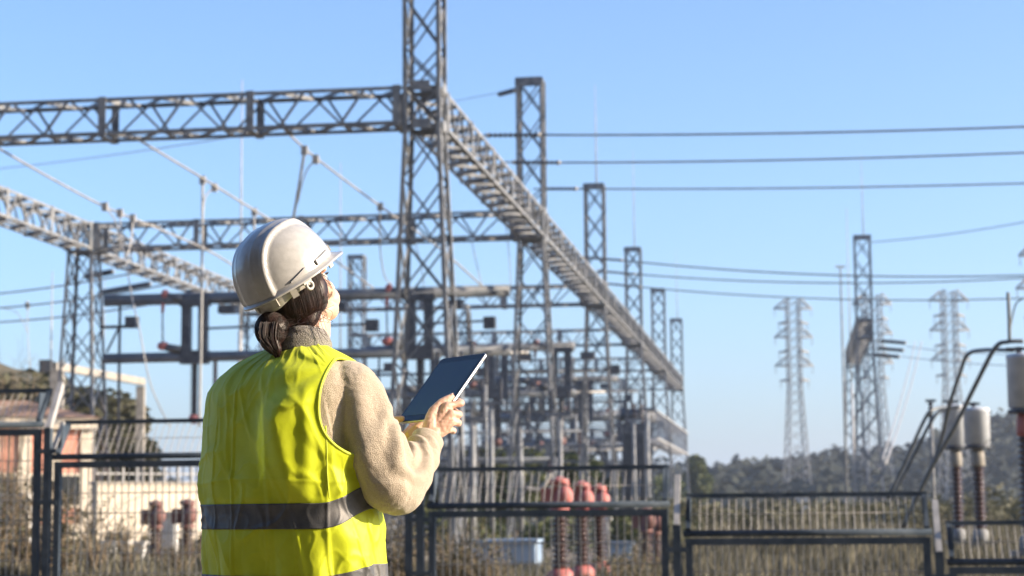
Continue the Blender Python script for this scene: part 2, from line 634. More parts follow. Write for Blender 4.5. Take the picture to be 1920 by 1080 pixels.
def make_beam(name, label, P, Q, w=1.04, h=1.05, group='lattice beams of the switchyard', panel=1.62, plates=4, m=None, slats=False, zb=None, gap=0.56):
    """square lattice girder between two towers; P, Q points on the tower axes"""
    m = m or STEEL
    P, Q = V(P), V(Q)
    d = (Q - P)
    L = d.length - 2 * gap
    d.normalize()
    base = P + d * gap
    base.z = BZ0 if zb is None else zb
    t = thing(name, label, 'lattice beam', base, math.atan2(d.y, d.x), group)
    hw = w / 2
    for (sy, z, dz) in ((-1, 0, 1), (1, 0, 1), (-1, h, -1), (1, h, -1)):
        b = MB()
        b.angle((0, sy * hw, z), (L, sy * hw, z), (0, -sy, 0), (0, 0, dz), 0.10, 0.012)
        b.build('chord', m, t)
    n = max(2, round(L / panel))
    st = L / n
    for sy in (-1, 1):          # side faces
        b = MB()
        nv = V((0, -sy, 0))
        y = sy * (hw - 0.014)
        for i in range(n):
            x0, x1 = i * st, (i + 1) * st
            if slats:
                for q_ in range(1):
                    xx = x0 + st * q_
                    b.angle((xx, y, 0.02), (xx, y, h - 0.02), V((1, 0, 0)), nv, 0.07, 0.008)
                continue
            xm = (x0 + x1) / 2 + (0.12 * st if sy > 0 else -0.08 * st)
            for (p, q) in (((x0, y, 0.03), (xm, y, h - 0.03)), ((xm, y, h - 0.03), (x1, y, 0.03))):
                p, q = V(p), V(q)
                s = (q - p).normalized().cross(nv).normalized()
                if s.z < 0:
                    s = -s
                b.angle(p, q, s, nv, 0.065, 0.008)
        b.build('side_bracing', m, t)
    for z, zn in ((0.014, 1), (h - 0.014, -1)):
        b = MB()
        nv = V((0, 0, zn))
        for i in range(n):
            x0, x1 = i * st, (i + 1) * st
            xm = (x0 + x1) / 2
            for (p, q) in (((x0, -hw + 0.02, z), (xm, hw - 0.02, z)), ((xm, hw - 0.02, z), (x1, -hw + 0.02, z))):
                p, q = V(p), V(q)
                s = (q - p).normalized().cross(nv).normalized()
                b.angle(p, q, s, nv, 0.11, 0.009)
            if zn > 0:
                b.prism((x0, -hw + 0.02, z + 0.02), (x0, hw - 0.02, z + 0.02), V((1, 0, 0)), nv, 0.02, 0.16, 0, 0.01)
        b.build('cross_bracing', m, t)
    if plates:
        b = MB()
        for i in range(plates + 1):
            x = L * i / plates
            x = min(max(x, 0.13), L - 0.13)
            for sy in (-1, 1):
                yy = sy * (hw + 0.016)
                b.box((x - 0.11, yy - 0.01, -0.05), (x + 0.11, yy + 0.01, h + 0.03))
            b.box((x - 0.10, -hw + 0.05, -0.045), (x + 0.10, hw - 0.05, -0.025))
        b.build('splice_plate', m, t)
    return t


GT = 'lattice towers of the switchyard'
# row of the long lit beam (right)
lab = ['tall grey lattice tower rising out of the top of the picture behind the tablet',
       'lattice mast with flat top and a small bracket, second along the long lit beam',
       'lattice mast with a long lightning rod, third along the long lit beam',
       'lattice mast with a lightning rod, fourth along the long lit beam',
       'lattice mast without a rod, fifth along the long lit beam',
       'farthest lattice mast at the far end of the long lit beam']
TOW = []
for i in range(6):
    TOW.append(make_tower('lattice_tower', lab[i], 'lattice tower', TOPZ if i else TOPZ + 1.6, [0, 0, 5.3, 6.4, 0, 6.2][i], GT, TP[i]))
# left row
lab = [None,
       'left lattice tower with no mast where three beams meet under the lit cream girder',
       None,
       'distant lattice mast seen between the white hard hat and the tall tower']
for i in (0, 1, 2, 3):
    if lab[i]:
        make_tower('lattice_tower', lab[i], 'lattice tower', TOPZ if i == 3 else BZ1 + 0.06, 0, GT, LP[i], capbox=(i == 3))
make_tower('lattice_tower', 'left row lattice tower standing just outside the left edge, carrying the cream girder', 'lattice tower', BZ1 + 0.06, 0, GT, LP[0], capbox=False)
make_tower('lattice_tower', 'lattice tower hidden behind the white hard hat, at the end of the cream girder', 'lattice tower', BZ1 + 0.06, 0, GT, LP[2], capbox=False)

# long beam, five spans
bl = ['nearest span of the long lit beam, running back from the tall tower',
      'second span of the long lit beam, past the flat topped mast',
      'third span of the long lit beam, between the two masts with lightning rods',
      'fourth span of the long lit beam, nearing its far end',
      'last short looking span of the long lit beam at its far end']
for i in range(5):
    make_beam('lattice_beam', bl[i], TP[i], TP[i + 1], plates=5)
# left row spans
bl = ['cream lit girder slanting in from the left edge to the left tower',
      'cream lit girder slanting down from the left tower towards the hard hat']
for i in range(2):
    make_beam('lattice_beam', bl[i], LP[i], LP[i + 1], plates=5)
# cross beams
bl = ['nearest shaded cross beam spanning from the left edge to the tall tower',
      'second shaded cross beam running behind the hard hat to the flat topped mast',
      'third cross beam back, seen between the tall tower and the third mast',
      'fourth cross beam back, a thin lattice beam in the blue distance',
      'fifth cross beam back, small and hazy',
      'farthest cross beam at the back of the yard']
for i in range(6):
    make_beam('lattice_beam', bl[i], LP[i], TP[i], plates=4)
# lower beams at the far end
LZ0, LH = 4.85 + CAM_Z, 1.95
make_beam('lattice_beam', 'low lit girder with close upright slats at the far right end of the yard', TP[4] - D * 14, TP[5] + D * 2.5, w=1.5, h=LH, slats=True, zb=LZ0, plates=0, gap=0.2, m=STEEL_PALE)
bl = ['low cross beam under the third mast', 'low cross beam under the fourth mast', 'low cross beam under the fifth mast', 'low cross beam under the farthest mast']
for i in (2, 3, 4, 5):
    make_beam('lattice_beam', bl[i - 2], LP[i] + Cx * 3, TP[i], plates=6, h=1.3, zb=[6.0, 6.6, 5.7, 6.9][i - 2])
bl = ['lowest cross beam below the third mast, close to the hedge', 'lowest cross beam below the fifth mast, close to the trees']
for i, zz in ((2, 3.4), (4, 3.6)):
    make_beam('lattice_beam', bl[0 if i == 2 else 1], LP[i] + Cx * 5, TP[i], plates=6, h=0.9, zb=zz)

# inner portal towers in the thick of the yard
k = 0
for (i, fx, hh) in ((2, 0.62, 8.6), (3, 0.55, 9.5), (4, 0.62, 12.45), (5, 0.7, 12.45), (4, 0.3, 12.45)):
    p = LP[i] * (1 - fx) + TP[i] * fx
    p.z = GZ
    make_tower('lattice_tower', ['short lattice post right of the tablet, below the third cross beam', 'short lattice post among the busbars under the fourth cross beam',
                                 'inner lattice tower carrying the fifth cross beam', 'inner lattice tower carrying the farthest cross beam',
                                 'small inner lattice tower seen beside the tall tower'][k], 'lattice tower', hh, 0, GT, p - D * 1.5, capbox=False)
    k += 1

# right-hand row: tower seen with its own beam end-on
RT_ = at(1616, 450, 117)
RT_.z = GZ
make_tower('lattice_tower', 'lattice tower with twin rods standing alone on the right, left of the paler pylon', 'lattice tower', TOPZ, 5.2, GT, RT_)
R2 = RT_ + D * 24
make_tower('lattice_tower', 'rear lattice tower hidden behind the lone right tower', 'lattice tower', BZ1 + 0.1, 0, GT, R2, capbox=False)
make_beam('lattice_beam', 'beam seen end on inside the lone right tower', RT_, R2, plates=0)
sp = thing('steel_pole', 'thin pale pole close against the left of the lone right tower', 'pole', (at(1587, 900, 112).x, 112, GZ))
b = MB()
b.tube([(0, 0, 0), (0, 0, TOPZ - 2.1)], [0.08, 0.05], 8)
b.build('shaft', STEEL, sp)
b = MB()
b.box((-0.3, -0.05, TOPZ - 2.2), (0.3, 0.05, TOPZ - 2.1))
b.build('crossarm', STEEL_PALE, sp)


# ------------------------------------------------------------------ lightning rods and thin masts
def rod(px, py0, py1, Y, label, r=0.05):
    p, q = at(px, py1, Y), at(px, py0, Y)
    t = thing('lightning_mast', label, 'lightning mast', (p.x, Y, GZ), 0, 'thin lightning masts')
    b = MB()
    h = q.z - GZ
    b.tube([(0, 0, 0), (0, 0, h * 0.45)], [r * 2.1, r * 1.6], 8)
    b.build('pole', STEEL_PALE, t)
    b = MB()
    b.tube([(0, 0, h * 0.45), (0, 0, h)], [r, r * 0.4], 6)
    b.build('tip_rod', STEEL_PALE, t)


rod(449, 150, 800, 88, 'slim lightning mast standing behind the left end of the hard hat', 0.06)
rod(638, 305, 800, 118, 'slim lightning mast rising just right of the hard hat', 0.06)
rod(93, 508, 800, 92, 'short slim lightning mast at the far left', 0.06)
rod(192, 525, 800, 110, 'slim mast just right of the left tower', 0.05)
rod(1599, 390, 800, 125, 'needle thin mast left of the lone right tower', 0.05)

# ------------------------------------------------------------------ insulator strings and conductors
NB = [0]


def string_insulator(p, q, label, r=0.14, group='insulator strings on the line ends'):
    p, q = V(p), V(q)
    t = thing('insulator_string', label, 'insulator', p, 0, group)
    ax = (q - p)
    L = ax.length
    ax.normalize()
    b = MB()
    b.ribs((0, 0, 0), ax, L, 0.045, r, 0.155, 12)
    b.build('disc_stack', INSUL_DARK, t)
    b = MB()
    for e in (V((0, 0, 0)), ax * L):
        b.ball(e, 0.085, 8)
    b.build('end_fitting', CONDUCTOR, t)
    return t


def conductor(pts, label, r=0.028, m=None, group=None, cat='cable', name='conductor'):
    b = MB()
    b.tube(pts, r, 6)
    o = b.build(name, m or LINE_DARK)
    return tag(o, label, cat, group)


# three upper lines running off to the right from the long beam
up = [((888, 254), (1010, 253), (2150, 228), 60.5, 'topmost of the three dark lines crossing the sky to the right', 'first'),
      ((940, 304), (1048, 305), (2150, 276), 67.0, 'middle of the three dark lines crossing the sky to the right', 'second'),
      ((1000, 354), (1080, 354), (2150, 336), 74.5, 'lowest of the three upper dark lines crossing the sky to the right', 'third')]
nm = {'first': 'insulator string at the beam end of the topmost upper line', 'second': 'insulator string at the beam end of the middle upper line', 'third': 'insulator string at the beam end of the lowest upper line'}
for (a, b_, c, Y, lbl, n_) in up:
    pa, pb, pc = at(*a, Y), at(*b_, Y - 0.3), at(*c, Y - 4)
    string_insulator(pa.lerp(pb, 0.22), pb, nm[n_], 0.085)
    conductor([pa, pa.lerp(pb, 0.22)], 'short link holding the %s upper insulator string to the beam' % n_, 0.03, STEEL, 'steel links of the strings')
    conductor(sag(pb, pc, 0.12), lbl, 0.034, None, 'upper lines to the right')
# three lower lines
lo = [((1088, 482), (1165, 488), (2100, 508), 93, 'topmost of the three pale lower lines on the right', 'topmost'),
      ((1122, 508), (1190, 514), (2050, 512), 103, 'middle of the three pale lower lines on the right', 'middle'),
      ((1140, 532), (1200, 538), (2050, 553), 110, 'lowest of the three pale lower lines on the right', 'lowest')]
for (a, b_, c, Y, lbl, n_) in lo:
    pa, pb, pc = at(*a, Y), at(*b_, Y), at(*c, Y - 6)
    string_insulator(pa, pb, 'insulator string at the beam end of the %s lower line' % n_, 0.09)
    conductor(sag(pb, pc, 0.5), lbl, 0.04, None, 'lower lines to the right')
# thin earth wires
conductor(sag(at(1634, 454, 117), at(2100, 378, 100), 0.3), 'thin wire rising to the right from the lone right tower', 0.03)
conductor(sag(at(966, 168, 73), at(850, 190, 95), 0.0), 'thin wire leaving the bracket left of the flat topped mast', 0.015)
string_insulator(at(966, 169, 73), at(936, 177, 74.6), 'small insulator on the bracket of the flat topped mast', 0.1)
conductor(smoothpath([at(966, 165, 73), at(972, 146, 73), at(992, 156, 73)]), 'thin wire loop above the flat topped mast', 0.012)
conductor(sag(at(-60, 322, 130), at(560, 236, 95), 0.2), 'very faint wire crossing the sky below the nearest cross beam', 0.028, CONDUCTOR)

# sagging busbar lines between the first and second cross beams
bus = [[(-30, 262), (90, 331), (200, 389), (300, 430), (400, 475), (492, 535)], [(250, 256), (380, 334), (480, 396), (590, 462), (700, 540)], [(528, 238), (590, 294), (715, 388), (820, 462), (908, 540)]]
bn = ['lit overhead line slanting down from the left edge to the left tower', 'lit overhead line slanting from the near beam down behind the hard hat', 'lit overhead line slanting from the near beam past the tall tower']
BUSP = []
for pts, lbl in zip(bus, bn):
    n = len(pts)
    P = smoothpath([at(x, y, lerp(52.2, 73.0, i / (n - 1))) for i, (x, y) in enumerate(pts)], 6)
    BUSP.append(P)
    conductor(P, lbl, 0.034, CONDUCTOR, 'sagging lines between the near beams')


def clamp(p, label):
    t = thing('line_clamp', label, 'clamp', p, YAW, 'clamps on the sagging lines')
    b = MB()
    b.box((-0.09, -0.07, -0.16), (0.09, 0.07, 0.1))
    b.build('clamp_body', CONDUCTOR, t)
    b = MB()
    for s in (-1, 1):
        b.tube([(s * 0.05, -0.1, -0.03), (s * 0.05, 0.1, -0.03)], 0.018, 6)
    b.build('bolt', STEEL, t)


def dropper(pts, Y0, Y1, label, r=0.022, m=None):
    n = len(pts)
    P = smoothpath([at(x, y, lerp(Y0, Y1, i / (n - 1))) for i, (x, y) in enumerate(pts)], 6)
    conductor(P, label, r, m or CONDUCTOR, 'drop cables')


for (x, y, Y, l) in ((380, 336, 59.5, 'clamp where the long vertical drop cable leaves the middle line'), (402, 350, 60.2, 'clamp just right of the long vertical drop cable'),
                     (477, 396, 64.5, 'clamp on the middle line above the left of the hard hat'), (571, 280, 55.2, 'clamp on the right line above the hard hat'),
                     (592, 297, 56, 'lower clamp on the right line above the hard hat'), (713, 386, 62.5, 'clamp on the right line just left of the tall tower'),
                     (197, 386, 60, 'clamp on the left line before the left tower'), (225, 398, 61, 'clamp on the left line above the left tower'), (249, 408, 62, 'clamp on the left line right of the left tower')):
    clamp(at(x, y, Y), l)
dropper([(380, 340), (379, 480), (377, 640), (374, 800)], 59.5, 59.5, 'long straight pale drop cable left of the woman', 0.042, STEEL_PALE)
dropper([(402, 352), (384, 372), (380, 430)], 60.2, 59.8, 'short curved jumper beside the long drop cable')
dropper([(225, 400), (228, 450), (236, 490), (248, 560), (262, 620), (282, 720), (318, 800)], 61, 58, 'loose curved cable hanging from the left line', 0.022)
dropper([(249, 410), (246, 450), (238, 480)], 62, 61.5, 'straight drop cable right of the left tower', 0.03)
dropper([(197, 388), (214, 410), (222, 440), (228, 470)], 60, 61, 'short bowed jumper over the left tower')
dropper([(571, 282), (562, 340), (549, 415), (540, 470)], 55.2, 60, 'pale drop cable slanting down to the top of the hard hat', 0.04)
dropper([(592, 298), (576, 318), (566, 345), (558, 380)], 56, 58, 'curved jumper above the hard hat')
dropper([(477, 398), (476, 440), (474, 500)], 64.5, 64.5, 'drop cable touching the crown of the hard hat', 0.03)
dropper([(713, 388), (712, 430), (714, 480), (722, 520), (734, 532)], 62.5, 66, 'curved drop cable left of the tall tower')
dropper([(885, 455), (895, 500), (905, 540)], 74, 74.5, 'thin drop wire right of the tall tower', 0.018)
dropper([(948, 420), (955, 480), (958, 540)], 74, 74.5, 'thin drop wire left of the flat topped mast', 0.018)
dropper([(780, 460), (790, 500), (795, 540)], 74, 74.5, 'thin drop wire inside the tall tower', 0.018)
# far-left lines
for i, (a, c, lbl) in enumerate((((-40, 554), (330, 495), 'upper faint line at the far left'), ((-40, 580), (330, 530), 'middle faint line at the far left'), ((-40, 606), (330, 562), 'lower faint line at the far left'))):
    conductor(sag(at(*a, 110), at(*c, 100), 0.2), lbl, 0.05, CONDUCTOR, 'faint lines at the far left')
string_insulator(at(160, 519, 102), at(212, 509, 101), 'upper dark insulator string behind the left tower', 0.17)
string_insulator(at(192, 548, 101), at(282, 532, 100), 'lower dark insulator string right of the left tower', 0.17)
dropper([(52, 568), (52, 620), (58, 740)], 100, 100, 'thin vertical wire at the far left')
dropper([(0, 577), (30, 585), (46, 610), (50, 622)], 100, 100, 'bowed jumper wire at the far left')
string_insulator(at(51, 567, 100), at(52, 578, 100), 'small clamp insulator at the far left wire', 0.16)


# ------------------------------------------------------------------ tubular disconnector frames
def post_ins(b, o, L, rc=0.10, rd=0.19):
    b.ribs(o, (0, 0, 1), L, rc, rd, 0.11, 14)


def disconnector(i, zu, zl, units, label, dy=0.0, x0=0.9, x1=None):
    """two heavy tubes between a left tower and a right tower, with switch columns between them"""
    base = LP[i] + D * dy
    x1 = AW - 0.9 if x1 is None else x1
    t = thing('disconnector_frame', label, 'disconnector', (base.x, base.y, GZ), YAW, 'tubular disconnector frames')
    for z, r in ((zu, 0.23), (zl, 0.2)):
        b = MB()
        b.tube([(x0, 0, z - GZ), (x1, 0, z - GZ)], r, 14)
        b.build('support_tube', TUBE, t)
    for ux in units:
        b = MB()
        for dx in (-0.34, 0.34):
            b.box((ux + dx - 0.17, -0.17, zl - GZ + 0.1), (ux + dx + 0.17, 0.17, zu - GZ - 0.1))
        b.box((ux - 0.55, -0.24, zl - GZ - 0.28), (ux + 0.55, 0.24, zl - GZ + 0.24))
        b.box((ux - 0.6, -0.22, zu - GZ - 0.3), (ux + 0.6, 0.22, zu - GZ + 0.12))
        b.build('switch_column', DARKSTEEL, t)
        b = MB()
        b.tube([(ux - 0.55, -0.1, zl - GZ + 0.25), (ux - 1.25, -0.1, zl - GZ + 0.42)], [0.2, 0.14], 10)
        b.build('contact_arm', DARKSTEEL, t)
        b = MB()
        b.tube([(ux - 0.5, -0.1, zu - GZ - 0.05), (ux - 1.2, -0.1, zu - GZ + 0.15)], [0.2, 0.12], 10)
        b.build('contact_arm', DARKSTEEL, t)
        b = MB()
        b.ball((ux - 1.25, -0.1, zl - GZ + 0.44), 0.2, 12, (1.3, 1, 0.9))
        b.build('red_contact', RED if i == 1 else DULLRED, t)
        b = MB()
        b.ball((ux - 1.2, -0.1, zu - GZ + 0.16), 0.17, 12, (1, 1, 1.3))
        b.tube([(ux - 1.27, -0.1, zu - GZ + 0.05), (ux - 1.3, -0.1, zu - GZ - 0.55)], [0.09, 0.06], 8)
        b.build('red_contact', RED if i == 1 else DULLRED, t)
        b = MB()
        b.tube([(ux - 1.3, -0.1, zu - GZ - 0.5), (ux - 1.27, -0.1, zl - GZ + 0.5)], 0.035, 6)
        b.build('link_rod', STEEL, t)
        b = MB()
        post_ins(b, (ux, 0, zl - GZ - 0.3 - 2.0), 2.0)
        b.build('post_insulator', INSUL_DARK, t)
        b = MB()
        b.ball((ux, 0, zl - GZ - 2.42), 0.22, 12)
        b.build('red_contact', RED if i == 1 else DULLRED, t)
        b = MB()
        b.box((ux + 1.0, -0.3, zu - GZ - 0.62), (ux + 1.7, 0.3, zu - GZ - 0.32))
        b.tube([(ux + 0.3, 0, zl - GZ + 1.1), (ux + 2.6, 0, zl - GZ + 1.15)], 0.05, 6)
        b.box((ux + 2.5, -0.2, zl - GZ + 0.85), (ux + 2.95, 0.2, zl - GZ + 1.3))
        b.build('drive_box', DARKSTEEL, t)
    b = MB()
    z = (zu + zl) / 2 + 0.1 - GZ
    b.bar((x0 - 0.2, 0, z), (x0 + 1.2, 0, z), 0.12)
    b.box((x0 + 0.9, -0.22, z - 0.05), (x0 + 1.35, 0.22, z + 0.38))
    b.bar((x0 + 0.1, 0, z - 1.0), (x0 + 0.6, 0, z), 0.07)
    b.bar((x0 + 0.62, 0, -0.2), (x0 + 0.62, 0, z + 1.1), 0.09)
    b.build('side_bracket', DARKSTEEL, t)
    return t


disconnector(1, 8.45 + CAM_Z, 6.15 + CAM_Z, (4.6, 9.0, 13.6), 'nearest thick tubular disconnector frame, spanning behind the woman from the left tower')
disconnector(2, 8.2 + CAM_Z, 5.9 + CAM_Z, (9.6, 13.2, 16.4), 'second tubular disconnector frame, right of the tablet behind the first', -2, 6.5)
disconnector(3, 8.2 + CAM_Z, 5.9 + CAM_Z, (9, 12, 15), 'third tubular disconnector frame under the fourth cross beam', -2, 5)
disconnector(4, 7.2 + CAM_Z, 5.2 + CAM_Z, (8, 12, 15.5), 'farthest tubular disconnector frame near the slatted girder', -3, 5)
disconnector(3, 4.4 + CAM_Z, 2.9 + CAM_Z, (12, 15.5), 'low tubular frame just above the hedge in the middle of the yard', 9, 8)

# support posts: pale uprights in the thick of the yard
PG = 'pale support posts'


def spost(px, py, Y, label, r=0.12, head=True):
    p = at(px, py, Y)
    t = thing('support_post', label, 'post', (p.x, Y, GZ), YAW, PG)
    h = p.z - GZ
    b = MB()
    b.tube([(0, 0, -0.2), (0, 0, h)], [r, r * 0.85], 10)
    b.build('shaft', STEEL, t)
    if head:
        b = MB()
        b.box((-0.45, -0.09, h), (0.45, 0.09, h + 0.14))
        b.build('crosshead', STEEL, t)
        for s in (-0.33, 0.33):
            b = MB()
            post_ins(b, (s, 0, h + 0.14), 0.8, 0.05, 0.1)
            b.build('post_insulator', INSUL_DARK, t)


for i, (px, py, Y, r) in enumerate(((843, 720, 55, .1), (864, 700, 56, .12), (886, 790, 60, .14), (921, 760, 66, .12), (1188, 790, 90, .12), (1213, 770, 96, .16),
                                   (1050, 780, 70, .12), (975, 800, 78, .16), (768, 830, 60, .1))):
    spost(px, py, Y, ['pale post just right of the woman\'s elbow', 'taller pale post right of the elbow', 'stout pale post behind the right hand', 'pale post between the hand and the flat topped mast',
                      'pale post over the right end of the wide fence panel', 'stout pale post under the slatted girder',
                      'pale post above the red topped breakers', 'stout pale post at the foot of the flat topped mast', 'pale post hidden by the right sleeve',
                      'tall pale post just right of the tablet corner'][i], r * 0.8)


# thin crossing bars in the depth of the yard: busbars on post insulators
def busbar(i, z, xa, xb, dy, label):
    base = LP[i] + D * dy
    t = thing('busbar', label, 'busbar', (base.x, base.y, GZ), YAW, 'aluminium busbars across the yard')
    b = MB()
    b.tube([(xa, 0, z - GZ), (xb, 0, z - GZ)], 0.075, 8)
    b.build('tube', CONDUCTOR if i % 2 else TUBE, t)
    n = 2
    for k in range(n):
        x = lerp(xa + 0.5 + 2.1 * (i % 3), xb - 0.5 - 1.3 * (i % 2), k / (n - 1))
        b = MB()
        post_ins(b, (x, 0, z - GZ - 1.3), 1.25, 0.07, 0.13)
        b.build('post_insulator', INSUL_BROWN if (k + i) % 2 else INSUL_DARK, t)
        b = MB()
        b.tube([(x, 0, -0.2), (x, 0, z - GZ - 1.3)], 0.065, 8)
        b.build('stand', STEEL, t)


bb = [(1, 7.5, 1, 17, 6, 'busbar behind the first disconnector frame at neck height of the woman'), (2, 5.2, 2, 17, 5, 'busbar crossing low behind the second frame'), (2, 8.7, 4, 17, 9, 'high busbar under the third cross beam'),
      (3, 5.0, 4, 17, 6, 'busbar low under the fourth cross beam'), (3, 7.9, 4, 17, -9, 'busbar at mid height before the fourth cross beam'), (4, 4.8, 5, 17, 4, 'busbar low under the fifth cross beam'),
      (4, 9.4, 5, 17, -8, 'high busbar before the fifth cross beam'), (5, 6.0, 5, 17, -9, 'farthest busbar at the back of the yard'), (2, 3.4, 8, 17, -8, 'lowest busbar above the red topped breakers')]
for a in bb:
    busbar(*a)

# pale concrete gantry at the far left
t = thing('concrete_gantry', 'pale concrete gantry behind the left tower, sloping away to the right', 'gantry', (at(125, 700, 84).x, 84, GZ))
o0 = t.location.copy()
a_, c_ = at(100, 686, 84) - o0, at(268, 716, 96) - o0
b = MB(); b.bar(a_, c_, 0.3, 0.34); b.build('crossbeam', CONCRETE, t)
b = MB(); b.bar((c_.x - 0.1, c_.y, -0.3), c_ - V((0.1, 0, 0.22)), 0.4, 0.4); b.build('leg', CONCRETE, t)
b = MB(); b.bar((a_.x + 0.2, a_.y, -0.3), a_ + V((0.2, 0, -0.22)), 0.5, 0.5); b.build('leg', CONCRETE, t)
b = MB(); b.box((a_.x - 0.55, a_.y - 0.3, a_.z - 0.3), (a_.x - 0.05, a_.y + 0.3, a_.z + 0.25)); b.build('cable_box', DARKSTEEL, t)


# ------------------------------------------------------------------ transmission pylons beyond the yard
def pylon(px, pyt, pyb, Y, wt, wb, arms, label, rot=0.12, hide_base=False):
    top, bot = at(px, pyt, Y), at(px, pyb, Y)
    H = top.z - GZ
    t = thing('transmission_pylon', label, 'pylon', (top.x, Y, GZ), rot, 'transmission pylons on the right')
    za = H * 0.60

    def hf(z): return (wt / 2) if z > za else lerp(wt / 2, wb / 2, (za - z) / za)
    for sx in (-1, 1):
        for sy in (-1, 1):
            b = MB()
            for z0, z1 in ((0, za), (za, H)):
                b.angle((sx * hf(z0), sy * hf(z0), z0), (sx * hf(z1), sy * hf(z1), z1), (-sx, 0, 0), (0, -sy, 0), 0.20, 0.05)
            b.build('leg', PYLON_M, t)
    zs = [H]
    while zs[-1] > 2:
        zs.append(zs[-1] - max(1.2, 2 * hf(zs[-1]) * 0.7))
    zs[-1] = 0.1
    b = MB()
    for z1, z0 in zip(zs, zs[1:]):
        h1, h0 = hf(z1), hf(z0)
        for s in (-1, 1):
            b.bar((-h1, s * h1, z1), (h0, s * h0, z0), 0.11, 0.09)
            b.bar((h1, s * h1, z1), (-h0, s * h0, z0), 0.11, 0.09)
            b.bar((s * h1, -h1, z1), (s * h0, h0, z0), 0.12, 0.1)
            b.bar((s * h1, h1, z1), (s * h0, -h0, z0), 0.12, 0.1)
    b.build('lattice_bracing', PYLON_M, t)
    for (dz, ln, rise) in arms:
        for s in (-1, 1):
            z = H - dz
            b = MB()
            tip = V((s * ln, 0, z))
            for sy in (-1, 1):
                b.bar((s * wt / 2, sy * wt / 2, z), tip, 0.24)
                b.bar((s * wt / 2, sy * wt / 2, z + rise), tip, 0.19)
                for q in (0.3, 0.6):
                    b.bar(V((s * wt / 2, sy * wt / 2, z)).lerp(tip, q), V((s * wt / 2, sy * wt / 2, z + rise)).lerp(tip, q), 0.1)
            b.build('crossarm', PYLON_M, t)
            b = MB()
            post_ins(b, (s * (ln - 0.15), 0, z - 1.5), 1.4, 0.04, 0.10)
            b.build('insulator', PYLON_M, t)
    return t


AR = [(1.8, 3.7, 1.9), (4.6, 2.9, 0.35), (7.2, 3.7, 1.9), (10.0, 2.9, 0.35), (12.6, 3.7, 1.9), (15.4, 2.8, 0.35)]
pylon(1486, 561, 930, 360, 2.4, 5.0, AR, 'pale transmission pylon standing clear in the sky, left of the lone tower')
pylon(1778, 545, 930, 345, 2.4, 5.4, AR, 'pale transmission pylon rising behind the twin transformer tanks')
pylon(1634, 552, 930, 350, 3.0, 5.6, AR, 'pale transmission pylon mostly hidden behind the lone right tower')
pylon(1962, 440, 930, 270, 3.2, 7.0, [(3.0, 4.2, 2.2), (7.7, 4.8, 2.6), (12.0, 3.6, 2.0)], 'nearer pylon of which only the arm tips enter at the right edge')
# far wires of the pylons
for (a, c, l) in (((1700, 650, 250), (2100, 660, 200), 'faint distant wire right of the lone tower'), ((1690, 668, 250), (2100, 684, 200), 'second faint distant wire below the first on the right'),
                  ((1728, 640, 200), (1660, 870, 118), 'faint wire slanting down right of the lone tower'), ((1716, 640, 205), (1648, 880, 122), 'faint wire slanting down beside its twin')):
    conductor(sag(at(*a), at(*c), 0.6), l, 0.06, CONDUCTOR, 'faint distant wires')
for (x, y, l) in ((1672, 641, 'topmost of the three dark insulators right of the lone tower'), (1668, 655, 'middle of the three dark insulators right of the lone tower'), (1660, 667, 'lowest of the three dark insulators right of the lone tower')):
    string_insulator(at(x - 20, y - 2, 118), at(x + 26, y + 2, 116), l, 0.12)
    conductor([at(x - 20, y - 2, 118), at(1622, y, 118.5)], l.replace('insulators', 'insulator links'), 0.05, STEEL)
# ------------------------------------------------------------------ fence
F0 = at(1275, 960, 20.4)
F0 = V((F0.x, F0.y, 0))


def fpt(px):
    """horizontal point of the fence line seen in photo column px"""
    d = FWD + RIGHT * ((px - 960) / FPX) + UPV * ((540 - 950) / FPX)
    # (CAM + d*s - F0) . D = 0
    s = (F0 - V((CAM.x, CAM.y, 0))).dot(D) / (d.x * D.x + d.y * D.y)
    return V((CAM.x + d.x * s, CAM.y + d.y * s, 0))


def kz(px, py):
    p = fpt(px)
    return at(px, py, p.y).z


OVD, OVH = 0.30, 0.40      # overhang: inward and up
FG = 'mesh fence panels'


